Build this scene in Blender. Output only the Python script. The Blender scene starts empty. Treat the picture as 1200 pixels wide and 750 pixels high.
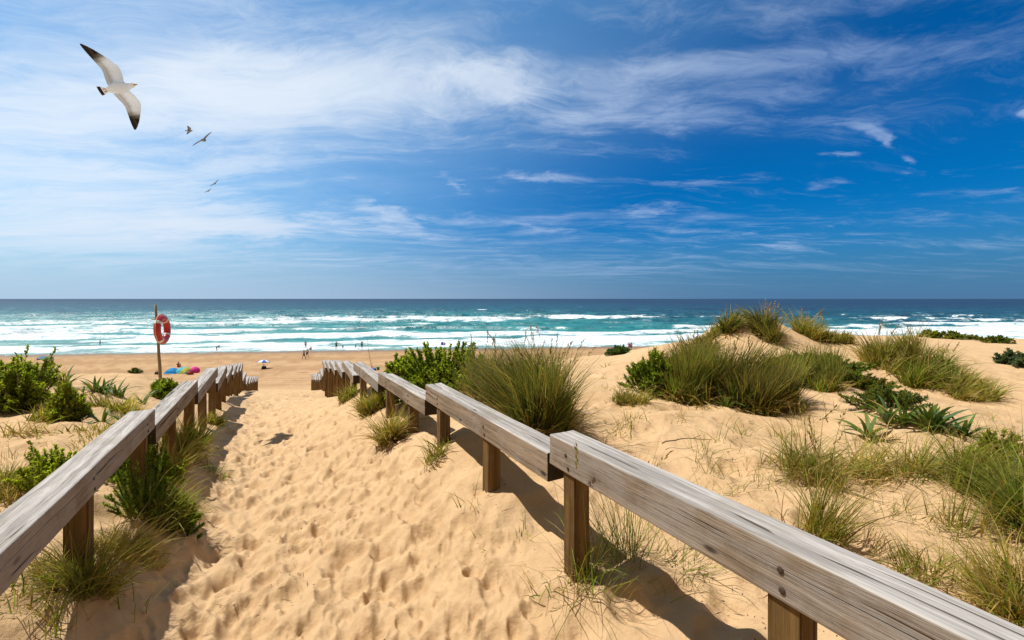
import bpy, bmesh, math, random
import numpy as np
from mathutils import Matrix, Vector, Euler

random.seed(7)
RNG = np.random.default_rng(7)
sc = bpy.context.scene
COL = sc.collection
F = 500.0            # focal length in photo pixels (1200 wide)
HZ = 350.0           # horizon row in the photo
SEA_Z = -10.5        # sea level below the eye

# ------------------------------------------------------------------ helpers
def link(o, parent=None):
    COL.objects.link(o)
    if parent is not None:
        o.parent = parent
    return o

def tag(o, label=None, cat=None, group=None, kind=None):
    if label: o['label'] = label
    if cat: o['category'] = cat
    if group: o['group'] = group
    if kind: o['kind'] = kind
    return o

def empty(name, loc, label=None, cat=None, group=None, rz=0):
    o = bpy.data.objects.new(name, None)
    o.empty_display_size = 0.2
    o.location = loc
    o.rotation_euler = (0, 0, rz)
    link(o)
    return tag(o, label, cat, group)

def mesh_np(name, V, Q, mats=None, parent=None, smooth=False, cols=None, attrs=None, tris=None, midx=None):
    """one mesh object from numpy arrays of vertices and quads (and optional triangles)"""
    me = bpy.data.meshes.new(name)
    V = np.asarray(V, np.float32)
    nq = 0 if Q is None else len(Q)
    nt = 0 if tris is None else len(tris)
    loops = []
    if nq: loops.append(np.asarray(Q, np.int32).ravel())
    if nt: loops.append(np.asarray(tris, np.int32).ravel())
    loops = np.concatenate(loops)
    me.vertices.add(len(V)); me.vertices.foreach_set('co', V.ravel())
    me.loops.add(len(loops)); me.loops.foreach_set('vertex_index', loops)
    me.polygons.add(nq + nt)
    st = np.concatenate([np.arange(nq) * 4, nq * 4 + np.arange(nt) * 3]).astype(np.int32)
    me.polygons.foreach_set('loop_start', st)
    me.update(calc_edges=True)
    if smooth:
        me.polygons.foreach_set('use_smooth', np.ones(nq + nt, bool))
    if cols is not None:
        a = me.color_attributes.new('tint', 'FLOAT_COLOR', 'POINT')
        c = np.ones((len(V), 4), np.float32); c[:, :3] = cols
        a.data.foreach_set('color', c.ravel())
    if attrs:
        for k, v in attrs.items():
            a = me.attributes.new(k, 'FLOAT', 'POINT')
            a.data.foreach_set('value', np.asarray(v, np.float32).ravel())
    if mats is not None:
        for m in (mats if isinstance(mats, (list, tuple)) else [mats]):
            me.materials.append(m)
    if midx is not None:
        me.polygons.foreach_set('material_index', np.asarray(midx, np.int32))
    me.validate()
    o = bpy.data.objects.new(name, me)
    return link(o, parent)

def bm_obj(name, bm, mat, parent=None, smooth=False):
    me = bpy.data.meshes.new(name)
    bm.normal_update(); bm.to_mesh(me); bm.free()
    if smooth:
        for p in me.polygons: p.use_smooth = True
    for m in (mat if isinstance(mat, (list, tuple)) else [mat]):
        me.materials.append(m)
    o = bpy.data.objects.new(name, me)
    return link(o, parent)

def tube(bm, pts, radii, seg=8, cap=True):
    pts = [Vector(p) for p in pts]
    rings = []
    for i, p in enumerate(pts):
        d = (pts[min(i + 1, len(pts) - 1)] - pts[max(i - 1, 0)]).normalized()
        a = d.orthogonal().normalized() if abs(d.z) < .95 else Vector((1, 0, 0))
        a = (a - d * a.dot(d)).normalized(); b = d.cross(a)
        r = radii[i] if isinstance(radii, (list, tuple)) else radii
        rings.append([bm.verts.new(p + (a * math.cos(2 * math.pi * k / seg) + b * math.sin(2 * math.pi * k / seg)) * r) for k in range(seg)])
    for i in range(len(rings) - 1):
        for k in range(seg):
            bm.faces.new((rings[i][k], rings[i][(k + 1) % seg], rings[i + 1][(k + 1) % seg], rings[i + 1][k]))
    if cap:
        bm.faces.new(rings[0][::-1]); bm.faces.new(rings[-1])

# ------------------------------------------------------------------ noise (numpy)
def _h(ix, iy, seed):
    n = (ix.astype(np.int64) * 374761393 + iy.astype(np.int64) * 668265263 + seed * 982451653) & 0x7fffffff
    n = ((n ^ (n >> 13)) * 1274126177) & 0x7fffffff
    return ((n ^ (n >> 16)) & 0xffff) / 65535.0 * 2 * math.pi
def perlin(x, y, seed=0):
    x = np.asarray(x, float); y = np.asarray(y, float)
    x0 = np.floor(x); y0 = np.floor(y); fx = x - x0; fy = y - y0
    u = fx * fx * fx * (fx * (fx * 6 - 15) + 10); v = fy * fy * fy * (fy * (fy * 6 - 15) + 10)
    def g(dx, dy):
        a = _h(x0 + dx, y0 + dy, seed)
        return np.cos(a) * (fx - dx) + np.sin(a) * (fy - dy)
    a = g(0, 0) * (1 - u) + g(1, 0) * u; b = g(0, 1) * (1 - u) + g(1, 1) * u
    return (a * (1 - v) + b * v) * 1.5
def fbm(x, y, o=4, seed=0, gain=.5):
    s = 0; a = 1; t = 0
    for k in range(o):
        s = s + a * perlin(x * 2 ** k, y * 2 ** k, seed + k * 17); t += a; a *= gain
    return s / t
def sstep(a, b, x):
    t = np.clip((x - a) / (b - a), 0, 1)
    return t * t * (3 - 2 * t)

# ------------------------------------------------------------------ materials
def new_mat(name):
    m = bpy.data.materials.new(name); m.use_nodes = True
    nt = m.node_tree; nt.nodes.clear()
    out = nt.nodes.new('ShaderNodeOutputMaterial')
    return m, nt, out
class N:
    """tiny node helper"""
    def __init__(s, nt): s.nt = nt
    def add(s, t, **kw):
        n = s.nt.nodes.new(t)
        for k, v in kw.items(): setattr(n, k, v)
        return n
    def ln(s, a, b): s.nt.links.new(a, b)
    def put(s, sock, v):
        if hasattr(v, 'is_output') or isinstance(v, bpy.types.NodeSocket): s.ln(v, sock)
        else: sock.default_value = v
    def math(s, op, a, b=0.0, c=0.0, clamp=False):
        n = s.add('ShaderNodeMath', operation=op, use_clamp=clamp)
        s.put(n.inputs[0], a); s.put(n.inputs[1], b); s.put(n.inputs[2], c)
        return n.outputs[0]
    def mix(s, f, a, b, blend='MIX'):
        n = s.add('ShaderNodeMix', data_type='RGBA', blend_type=blend, clamp_factor=True)
        s.put(n.inputs[0], f)
        for i, v in ((6, a), (7, b)):
            if isinstance(v, (tuple, list)): v = tuple(v) + (1,) if len(v) == 3 else v
            s.put(n.inputs[i], v)
        return n.outputs[2]
    def noise(s, vec, scale, detail=4, rough=.5, dist=0.0):
        n = s.add('ShaderNodeTexNoise')
        if vec is not None: s.ln(vec, n.inputs['Vector'])
        n.inputs['Scale'].default_value = scale; n.inputs['Detail'].default_value = detail
        n.inputs['Roughness'].default_value = rough; n.inputs['Distortion'].default_value = dist
        return n.outputs[0]
    def mapping(s, vec, scale=(1, 1, 1), loc=(0, 0, 0), rot=(0, 0, 0)):
        n = s.add('ShaderNodeMapping'); s.ln(vec, n.inputs[0])
        n.inputs[1].default_value = loc; n.inputs[2].default_value = rot; n.inputs[3].default_value = scale
        return n.outputs[0]
    def smooth(s, x, a, b):
        n = s.add('ShaderNodeMapRange', interpolation_type='SMOOTHSTEP')
        s.put(n.inputs[0], x); n.inputs[1].default_value = a; n.inputs[2].default_value = b
        return n.outputs[0]
    def lin(s, x, a, b, c=0.0, d=1.0):
        n = s.add('ShaderNodeMapRange')
        s.put(n.inputs[0], x); n.inputs[1].default_value = a; n.inputs[2].default_value = b
        n.inputs[3].default_value = c; n.inputs[4].default_value = d
        return n.outputs[0]
    def bump(s, h, strength, dist, normal=None):
        n = s.add('ShaderNodeBump'); s.ln(h, n.inputs['Height'])
        n.inputs['Strength'].default_value = strength; n.inputs['Distance'].default_value = dist
        if normal is not None: s.ln(normal, n.inputs['Normal'])
        return n.outputs[0]
    def pbsdf(s, col, rough=.6, spec=.5, normal=None, metal=0.0):
        n = s.add('ShaderNodeBsdfPrincipled')
        if isinstance(col, (tuple, list)): col = tuple(col) + (1,) if len(col) == 3 else col
        s.put(n.inputs['Base Color'], col); s.put(n.inputs['Roughness'], rough)
        s.put(n.inputs['Specular IOR Level'], spec); n.inputs['Metallic'].default_value = metal
        if normal is not None: s.ln(normal, n.inputs['Normal'])
        return n

def plain(name, col, rough=.6, spec=.4, var=.12, scale=12.0):
    m, nt, out = new_mat(name); n = N(nt)
    tc = n.add('ShaderNodeTexCoord').outputs['Object']
    f = n.noise(tc, scale, 4, .6)
    dark = tuple(c * (1 - var) for c in col); lite = tuple(min(1, c * (1 + var)) for c in col)
    c = n.mix(f, dark, lite)
    b = n.pbsdf(c, rough, spec)
    n.ln(b.outputs[0], out.inputs[0])
    return m

def mat_sand():
    m, nt, out = new_mat('dune_sand'); n = N(nt)
    pos = n.add('ShaderNodeNewGeometry').outputs['Position']
    wet = n.add('ShaderNodeAttribute', attribute_name='wet').outputs['Fac']
    trk = n.add('ShaderNodeAttribute', attribute_name='track').outputs['Fac']
    big = n.noise(pos, .35, 4, .55)
    mid = n.noise(pos, 3.2, 5, .6)
    grain = n.noise(pos, 420, 2, .7)
    fine = n.noise(pos, 60, 4, .7)
    c = n.mix(big, (.53, .352, .182), (.605, .415, .234))
    c = n.mix(n.math('MULTIPLY', n.smooth(mid, .35, .7), .5), c, (.43, .272, .138))
    c = n.mix(n.math('MULTIPLY', n.smooth(grain, .55, .75), .30), c, (.31, .195, .094))
    c = n.mix(n.math('MULTIPLY', n.smooth(grain, .42, .25), .25), c, (.66, .485, .28))
    # scattered dark debris and shell grit
    vo = n.add('ShaderNodeTexVoronoi'); n.ln(pos, vo.inputs['Vector']); vo.inputs['Scale'].default_value = 9.0
    gate = n.smooth(n.noise(pos, 1.3, 3, .6), .48, .60)
    sp = n.math('MULTIPLY', n.math('LESS_THAN', vo.outputs['Distance'], .075), gate)
    c = n.mix(n.math('MULTIPLY', sp, .8), c, (.09, .06, .035))
    c = n.mix(n.math('MULTIPLY', trk, .75), c, (.29, .165, .078))
    c = n.mix(wet, c, (.22, .135, .072))
    h = n.math('ADD', n.math('MULTIPLY', fine, .5), n.math('MULTIPLY', grain, .25))
    h = n.math('ADD', h, n.math('MULTIPLY', n.noise(pos, 14, 4, .55), 1.6))
    nm = n.bump(h, .8, .014)
    r = n.lin(wet, 0, 1, .95, .35)
    b = n.pbsdf(c, r, .12, nm)
    n.ln(b.outputs[0], out.inputs[0])
    return m

def mat_sea():
    m, nt, out = new_mat('sea_water'); n = N(nt)
    pos = n.add('ShaderNodeNewGeometry').outputs['Position']
    col = n.add('ShaderNodeAttribute', attribute_name='tint').outputs['Color']
    fo = n.add('ShaderNodeAttribute', attribute_name='foam').outputs['Fac']
    st = n.mapping(pos, (.42, .85, .9))
    lace = n.noise(st, 1.0, 6, .68, 1.2)
    # the foam attribute is a density: threshold it against a lacy noise
    k = n.math('ADD', fo, n.math('MULTIPLY', n.math('SUBTRACT', lace, .5), 1.1))
    foam = n.smooth(k, .36, .66)
    fcol = n.mix(n.smooth(n.noise(n.mapping(pos, (.28, .55, .5)), 1.0, 6, .7, .8), .34, .62), (.40, .54, .60), (.80, .82, .82))
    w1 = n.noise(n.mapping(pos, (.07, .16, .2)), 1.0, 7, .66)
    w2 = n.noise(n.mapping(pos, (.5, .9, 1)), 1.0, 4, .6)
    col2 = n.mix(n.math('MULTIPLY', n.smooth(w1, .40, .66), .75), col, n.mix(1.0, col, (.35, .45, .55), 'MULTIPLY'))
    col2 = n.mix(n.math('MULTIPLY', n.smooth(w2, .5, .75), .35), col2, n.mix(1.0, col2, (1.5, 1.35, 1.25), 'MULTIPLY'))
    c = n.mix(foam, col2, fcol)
    h = n.math('ADD', n.math('MULTIPLY', w1, 3.0), w2)
    nm = n.bump(h, .8, .5)
    d = n.add('ShaderNodeBsdfDiffuse'); n.ln(c, d.inputs[0]); n.ln(nm, d.inputs['Normal'])
    g = n.add('ShaderNodeBsdfGlossy'); g.inputs['Roughness'].default_value = .42; n.ln(nm, g.inputs['Normal'])
    fr = n.add('ShaderNodeFresnel'); fr.inputs['IOR'].default_value = 1.33; n.ln(nm, fr.inputs['Normal'])
    # wave slopes keep the mean reflection of a rough sea well under that of a mirror
    f = n.math('MULTIPLY', n.math('MINIMUM', fr.outputs[0], .11), n.lin(foam, 0, 1, 1, .1))
    mx = n.add('ShaderNodeMixShader'); n.ln(f, mx.inputs[0]); n.ln(d.outputs[0], mx.inputs[1]); n.ln(g.outputs[0], mx.inputs[2])
    n.ln(mx.outputs[0], out.inputs[0])
    return m

def mat_leaf(name, trans=.35, rough=.5, spec=.35):
    m, nt, out = new_mat(name); n = N(nt)
    col = n.add('ShaderNodeAttribute', attribute_name='tint').outputs['Color']
    pos = n.add('ShaderNodeTexCoord').outputs['Object']
    c = n.mix(n.noise(pos, 25, 3, .6), n.mix(1.0, col, (.75, .75, .75), 'MULTIPLY'), n.mix(1.0, col, (1.25, 1.22, 1.2), 'MULTIPLY'))
    b = n.pbsdf(c, rough, spec)
    t = n.add('ShaderNodeBsdfTranslucent')
    n.ln(n.mix(1.0, c, (1.25, 1.3, .7), 'MULTIPLY'), t.inputs[0])
    mx = n.add('ShaderNodeMixShader'); mx.inputs[0].default_value = trans
    n.ln(b.outputs[0], mx.inputs[1]); n.ln(t.outputs[0], mx.inputs[2])
    n.ln(mx.outputs[0], out.inputs[0])
    return m

def mat_wood(name, top, side, endc, grey=.5, along='X'):
    m, nt, out = new_mat(name); n = N(nt)
    tc = n.add('ShaderNodeTexCoord'); oi = n.add('ShaderNodeObjectInfo')
    off = n.add('ShaderNodeVectorMath', operation='SCALE'); off.inputs[0].default_value = (37, 11, 23)
    n.ln(oi.outputs['Random'], off.inputs['Scale'])
    ad = n.add('ShaderNodeVectorMath', operation='ADD'); n.ln(tc.outputs['Object'], ad.inputs[0]); n.ln(off.outputs[0], ad.inputs[1])
    p = ad.outputs[0]
    nrm = n.add('ShaderNodeSeparateXYZ'); n.ln(tc.outputs['Normal'], nrm.inputs[0])
    sc_ = (1.1, 26, 26) if along == 'X' else (26, 26, 1.1)
    sf_ = (4.5, 120, 120) if along == 'X' else (120, 120, 4.5)
    warp = n.noise(n.mapping(p, (1.5, 3, 3) if along == 'X' else (3, 3, 1.5)), 1.0, 2, .5)
    pw = n.add('ShaderNodeVectorMath', operation='MULTIPLY_ADD')
    n.ln(warp, pw.inputs[0]); pw.inputs[1].default_value = (0, .05, .05) if along == 'X' else (.05, .05, 0); n.ln(p, pw.inputs[2])
    g1 = n.noise(n.mapping(pw.outputs[0], sc_), 1.0, 5, .65)
    g2 = n.noise(n.mapping(pw.outputs[0], sf_), 1.0, 3, .7)
    blot = n.noise(p, 4.5, 5, .65)
    isx = n.math('ABSOLUTE', nrm.outputs[0 if along == 'X' else 2])
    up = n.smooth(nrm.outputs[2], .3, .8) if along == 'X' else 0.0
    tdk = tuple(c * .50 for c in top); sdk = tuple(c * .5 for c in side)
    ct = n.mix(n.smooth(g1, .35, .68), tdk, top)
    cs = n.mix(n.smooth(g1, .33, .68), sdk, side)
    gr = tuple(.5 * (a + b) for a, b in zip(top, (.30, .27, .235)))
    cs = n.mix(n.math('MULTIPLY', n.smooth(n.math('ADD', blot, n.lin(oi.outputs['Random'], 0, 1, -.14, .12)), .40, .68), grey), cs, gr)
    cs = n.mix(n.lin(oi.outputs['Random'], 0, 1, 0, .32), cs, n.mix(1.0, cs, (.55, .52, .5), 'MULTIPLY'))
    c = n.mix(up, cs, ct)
    # fine dark checks along the grain
    c = n.mix(n.math('MULTIPLY', n.smooth(g2, .54, .70), .62), c, tuple(x * .34 for x in side))
    # water marks
    c = n.mix(n.math('MULTIPLY', n.smooth(n.noise(p, 2.2, 4, .6), .52, .72), .35), c, tuple(x * .55 for x in side))
    g3 = n.noise(n.mapping(pw.outputs[0], (.55, 46, 46) if along == 'X' else (46, 46, .55), (3, 8, 5)), 1.0, 2, .4)
    split = n.smooth(g3, .655, .69)
    c = n.mix(n.math('MULTIPLY', split, .85), c, (.05, .04, .03))
    # knots
    kv = n.add('ShaderNodeTexVoronoi'); n.ln(n.mapping(p, (1.9, 5, 5) if along == 'X' else (5, 5, 1.9)), kv.inputs['Vector']); kv.inputs['Scale'].default_value = 1.0
    kn = n.math('MULTIPLY', n.smooth(kv.outputs['Distance'], .085, .035), n.smooth(n.noise(p, 1.7, 2, .5), .44, .56))
    c = n.mix(n.math('MULTIPLY', kn, .85), c, (.035, .026, .02))
    c = n.mix(n.math('GREATER_THAN', isx, .7), c, n.mix(g1, tuple(x * .6 for x in endc), endc))
    h = n.math('ADD', n.math('MULTIPLY', g1, .9), n.math('MULTIPLY', g2, .8))
    h = n.math('SUBTRACT', n.math('SUBTRACT', h, n.math('MULTIPLY', kn, .5)), n.math('MULTIPLY', split, 1.2))
    nm = n.bump(h, .75, .006)
    b = n.pbsdf(c, .9, .06, nm)
    n.ln(b.outputs[0], out.inputs[0])
    return m

M = {}
M['sand'] = mat_sand()
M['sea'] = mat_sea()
M['blade'] = mat_leaf('grass_blade', .40, .6, .14)
M['leaf'] = mat_leaf('shrub_leaf', .50, .6, .14)
M['strap'] = mat_leaf('strap_leaf', .25, .5, .18)
M['stem'] = plain('woody_stem', (.10, .075, .04), .8, .2)
M['straw'] = mat_leaf('seed_stalk', .3, .7, .2)
M['rail'] = mat_wood('weathered_rail', (.50, .465, .425), (.37, .285, .20), (.075, .055, .04), .6)
M['post'] = mat_wood('weathered_post', (.29, .21, .12), (.21, .125, .048), (.12, .085, .05), .30, 'Z')

# ------------------------------------------------------------------ the lie of the land
def xr(Y):     # line of the right fence's path face
    return np.where(Y < 8.8, 1.654 - .56 * Y, 1.654 - .56 * 8.8 - .507 * (Y - 8.8)) if np.ndim(Y) else \
        (1.654 - .56 * Y if Y < 8.8 else 1.654 - .56 * 8.8 - .507 * (Y - 8.8))
def xl(Y):
    def f(y):
        if y < 8.3: return -1.07 - .56 * y
        if y < 19.3: return -1.07 - .56 * 8.3 - .586 * (y - 8.3)
        return -1.07 - .56 * 8.3 - .586 * 11 - .55 * (y - 19.3)
    return np.array([f(y) for y in np.ravel(Y)]).reshape(np.shape(Y)) if np.ndim(Y) else f(Y)
PY = [-4, 0, 2, 3, 4, 5, 6.5, 8, 10, 12, 14, 16, 18, 20, 23, 26, 30, 36, 42, 50]
PZ = [-1.7, -1.84, -1.88, -1.90, -1.95, -2.01, -2.14, -2.32, -2.60, -2.92, -3.23, -3.6, -3.98, -4.37, -5.05, -5.72, -6.62, -7.95, -9.1, -10.05]
def shore_s(X, Y):
    return (Y - 91 - .12 * X) * .993
def base_profile(X, Y):
    s = shore_s(X, Y)
    z = np.interp(s, [-400, -120, -78, -62, -42, -28, 0, 30, 90, 400], [-3.0, -1.8, -1.9, -4.4, -9.6, -10.0, -10.5, -12, -16, -30])
    dune = np.interp(s, [-300, -75, -45], [1, 1, 0])
    return z + dune * fbm(X / 14, Y / 14, 4, 5) * 1.4

CTRL = []
def P(px, py, Y): CTRL.append(((px - 600) / F * Y, Y, -(py - HZ) / F * Y))
for y, z in zip(PY, PZ):
    if y > 44 or y < 0: continue
    a, b = xl(y), xr(y)
    CTRL.append(((a + b) / 2, y, z)); CTRL.append((a + .17 * (b - a), y, z - .10 * (1 if y < 11 else 0))); CTRL.append((b - .32 * (b - a), y, z + .04))
    if y > 17:
        CTRL.append((b + .5, y, z + .08)); CTRL.append((a - .5, y, z + .08))
# feet of the right fence
for px, py, Y in [(690, 690, 2.35), (567, 577, 3.35), (510, 526, 4.3), (478, 508, 5.2), (436, 476, 7.25), (410, 463, 9.2)]: P(px, py, Y)
# feet of the left fence
for px, py, Y in [(105, 672, 2.5), (170, 560, 3.75), (215, 528, 5.0), (240, 507, 6.7), (251, 493, 7.75), (266, 474, 10.2), (276, 467, 14.5)]: P(px, py, Y)
# right dunes
for px, py, Y in [(700, 505, 4.4), (640, 490, 4.6), (560, 470, 5.8), (500, 456, 7.4), (455, 445, 10), (800, 470, 5.3), (745, 432, 9.5), (700, 420, 13.5), (720, 415, 24),
                  (830, 468, 6.0), (800, 430, 8.0), (880, 382, 9.2), (905, 388, 9.6), (955, 393, 10), (850, 384, 9.8), (790, 408, 10.5), (1040, 399, 11), (1000, 397, 10.5), (880, 440, 7.0), (960, 440, 7.0),
                  (1050, 424, 8.6), (1100, 440, 7.4), (1150, 472, 6.0), (1010, 455, 6.3), (1170, 440, 9.2), (1190, 412, 18), (1110, 402, 22), (1200, 396, 30), (1060, 397, 24),
                  (950, 520, 4.1), (1000, 495, 4.6), (1080, 505, 4.2), (1150, 530, 3.5), (1190, 600, 2.9), (1100, 590, 2.85), (1000, 640, 2.5), (880, 560, 3.3), (770, 520, 4.1), (750, 600, 3.1),
                  (1150, 700, 2.0), (1300, 560, 3.2), (1350, 470, 6.0), (1300, 420, 12), (950, 800, 1.7), (1350, 410, 22), (1300, 700, 1.8)]: P(px, py, Y)
# left dunes
for px, py, Y in [(30, 530, 3.9), (0, 490, 5.2), (100, 470, 6.3), (30, 470, 6.2), (80, 448, 8.6), (140, 445, 8.8), (180, 440, 10.8), (230, 449, 11), (110, 440, 10.6), (30, 443, 9.5), (0, 590, 3.1), (40, 660, 2.4), (-100, 560, 3.4), (-100, 460, 7),
                  (-100, 442, 11), (205, 476, 7.2), (150, 500, 5.0), (-300, 440, 12), (-300, 500, 5.5)]: P(px, py, Y)
CTRL += [(-7.0, 17, -4.4), (-13.5, 17, -4.2), (-20, 17, -4.8), (-28, 18, -5.2), (-14, 24, -6.2), (-22, 26, -6.9), (-34, 28, -7.6), (-18.0, 34, -8.6), (-36, 38, -9.3), (-22, 44, -9.8), (-45, 46, -10), (-60, 40, -9.8)]
CTRL += [(-5, 24, -4.5), (2, 30, -4.6), (8, 30, -4.0), (-2, 38, -7.2), (8, 40, -6.6), (20, 40, -4.4), (35, 40, -3.6), (50, 40, -3.7), (-6, 46, -9.4), (8, 48, -9.2), (20, 50, -8.6)]
CTRL += [(1.0, -1, -1.35), (-1, -1, -1.5), (-3, -1, -1.5), (4, -2, -1.2), (-6, -2, -1.4)]
CT = np.array(CTRL)
def _warp(X, Y):
    r = np.hypot(X, Y)
    return np.stack([np.arctan2(X, np.maximum(Y, -1.0) + .8) * 1.25, np.log(r + .8)], -1)
_W = _warp(CT[:, 0], CT[:, 1]); _C2 = .10 ** 2
_A = np.sqrt(((_W[:, None] - _W[None]) ** 2).sum(-1) + _C2)
_n = len(CT)
_Pm = np.c_[np.ones(_n), _W]
_S = np.zeros((_n + 3, _n + 3)); _S[:_n, :_n] = _A - np.eye(_n) * .012; _S[:_n, _n:] = _Pm; _S[_n:, :_n] = _Pm.T
_lt = CT[:, 2]
_sol = np.linalg.solve(_S, np.r_[_lt, 0, 0, 0])
def rbf(X, Y):
    sh = np.shape(X); w = _warp(np.ravel(X), np.ravel(Y)); out = np.empty(len(w))
    for i in range(0, len(w), 40000):
        ww = w[i:i + 40000]
        A = np.sqrt(((ww[:, None] - _W[None]) ** 2).sum(-1) + _C2)
        out[i:i + 40000] = A @ _sol[:_n] + _sol[_n] + ww @ _sol[_n + 1:]
    return out.reshape(sh)
def on_path(X, Y):
    """1 in the trodden corridor between the two fences, falling to 0 outside"""
    a = xl(np.clip(Y, -5, 60)); b = xr(np.clip(Y, -5, 60))
    return sstep(a - .25, a + .35, X) * sstep(b + .15, b - .5, X)
def zg(X, Y):
    X = np.asarray(X, float); Y = np.asarray(Y, float)
    R = np.hypot(X, Y)
    near = R < 62
    zb = base_profile(X, Y)
    z = zb.copy()
    if near.any():
        k = sstep(60, 44, R[near] if R.ndim else R)
        k = k * sstep(-9, -3.5, Y[near] if Y.ndim else Y)
        zr = rbf(X[near] if X.ndim else X, Y[near] if Y.ndim else Y)
        if z.ndim: z[near] = zr * k + zb[near] * (1 - k)
        else: z = zr * k + zb * (1 - k)
    return z
HUM = []
def zg(X, Y, raw=zg):
    z = raw(X, Y)
    for x, y, r, h in HUM:
        z = z + h * np.exp(-(((X - x) / r) ** 2 + ((Y - y) / (r * .8)) ** 2) ** 1.25)
    X = np.asarray(X, float); Y = np.asarray(Y, float); R = np.hypot(X, Y)
    return z + (1 - on_path(X, Y)) * sstep(30, 12, R) * sstep(.8, 2.2, R) * (fbm(X / 2.4, Y / 2.0, 3, 131) * .13 + np.maximum(0, fbm(X / 1.1, Y / .9, 2, 141)) * .07)
def hit(px, py, ymax=60):
    """where the view line through a photo point meets the ground"""
    u = (px - 600) / F; q = -(py - HZ) / F
    Y = np.exp(np.linspace(math.log(.9), math.log(ymax), 500))
    d = q * Y - zg(u * Y, Y)
    i = np.argmax(d < 0)
    if not (d < 0).any(): i = len(Y) - 1
    y = Y[i]
    return (u * y, y, float(zg(np.array([u * y]), np.array([y]))[0]))
def gz(x, y): return float(zg(np.array([x]), np.array([y]))[0])

for px, py, r, h in [(872, 464, .8, .20), (800, 456, .75, .16), (945, 446, .75, .16), (1050, 426, .8, .26), (1092, 440, .6, .24), (1130, 458, .45, .16), (940, 548, .32, .10), (1062, 556, .30, .09), (1190, 610, .42, .16), (632, 494, .5, .12), (20, 472, .9, .18), (80, 490, .5, .10), (1090, 500, .4, .10), (903, 392, .8, .18), (855, 386, .6, .12)]:
    p = hit(px, py); HUM.append((p[0], p[1] + r * .4, r, h))
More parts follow.
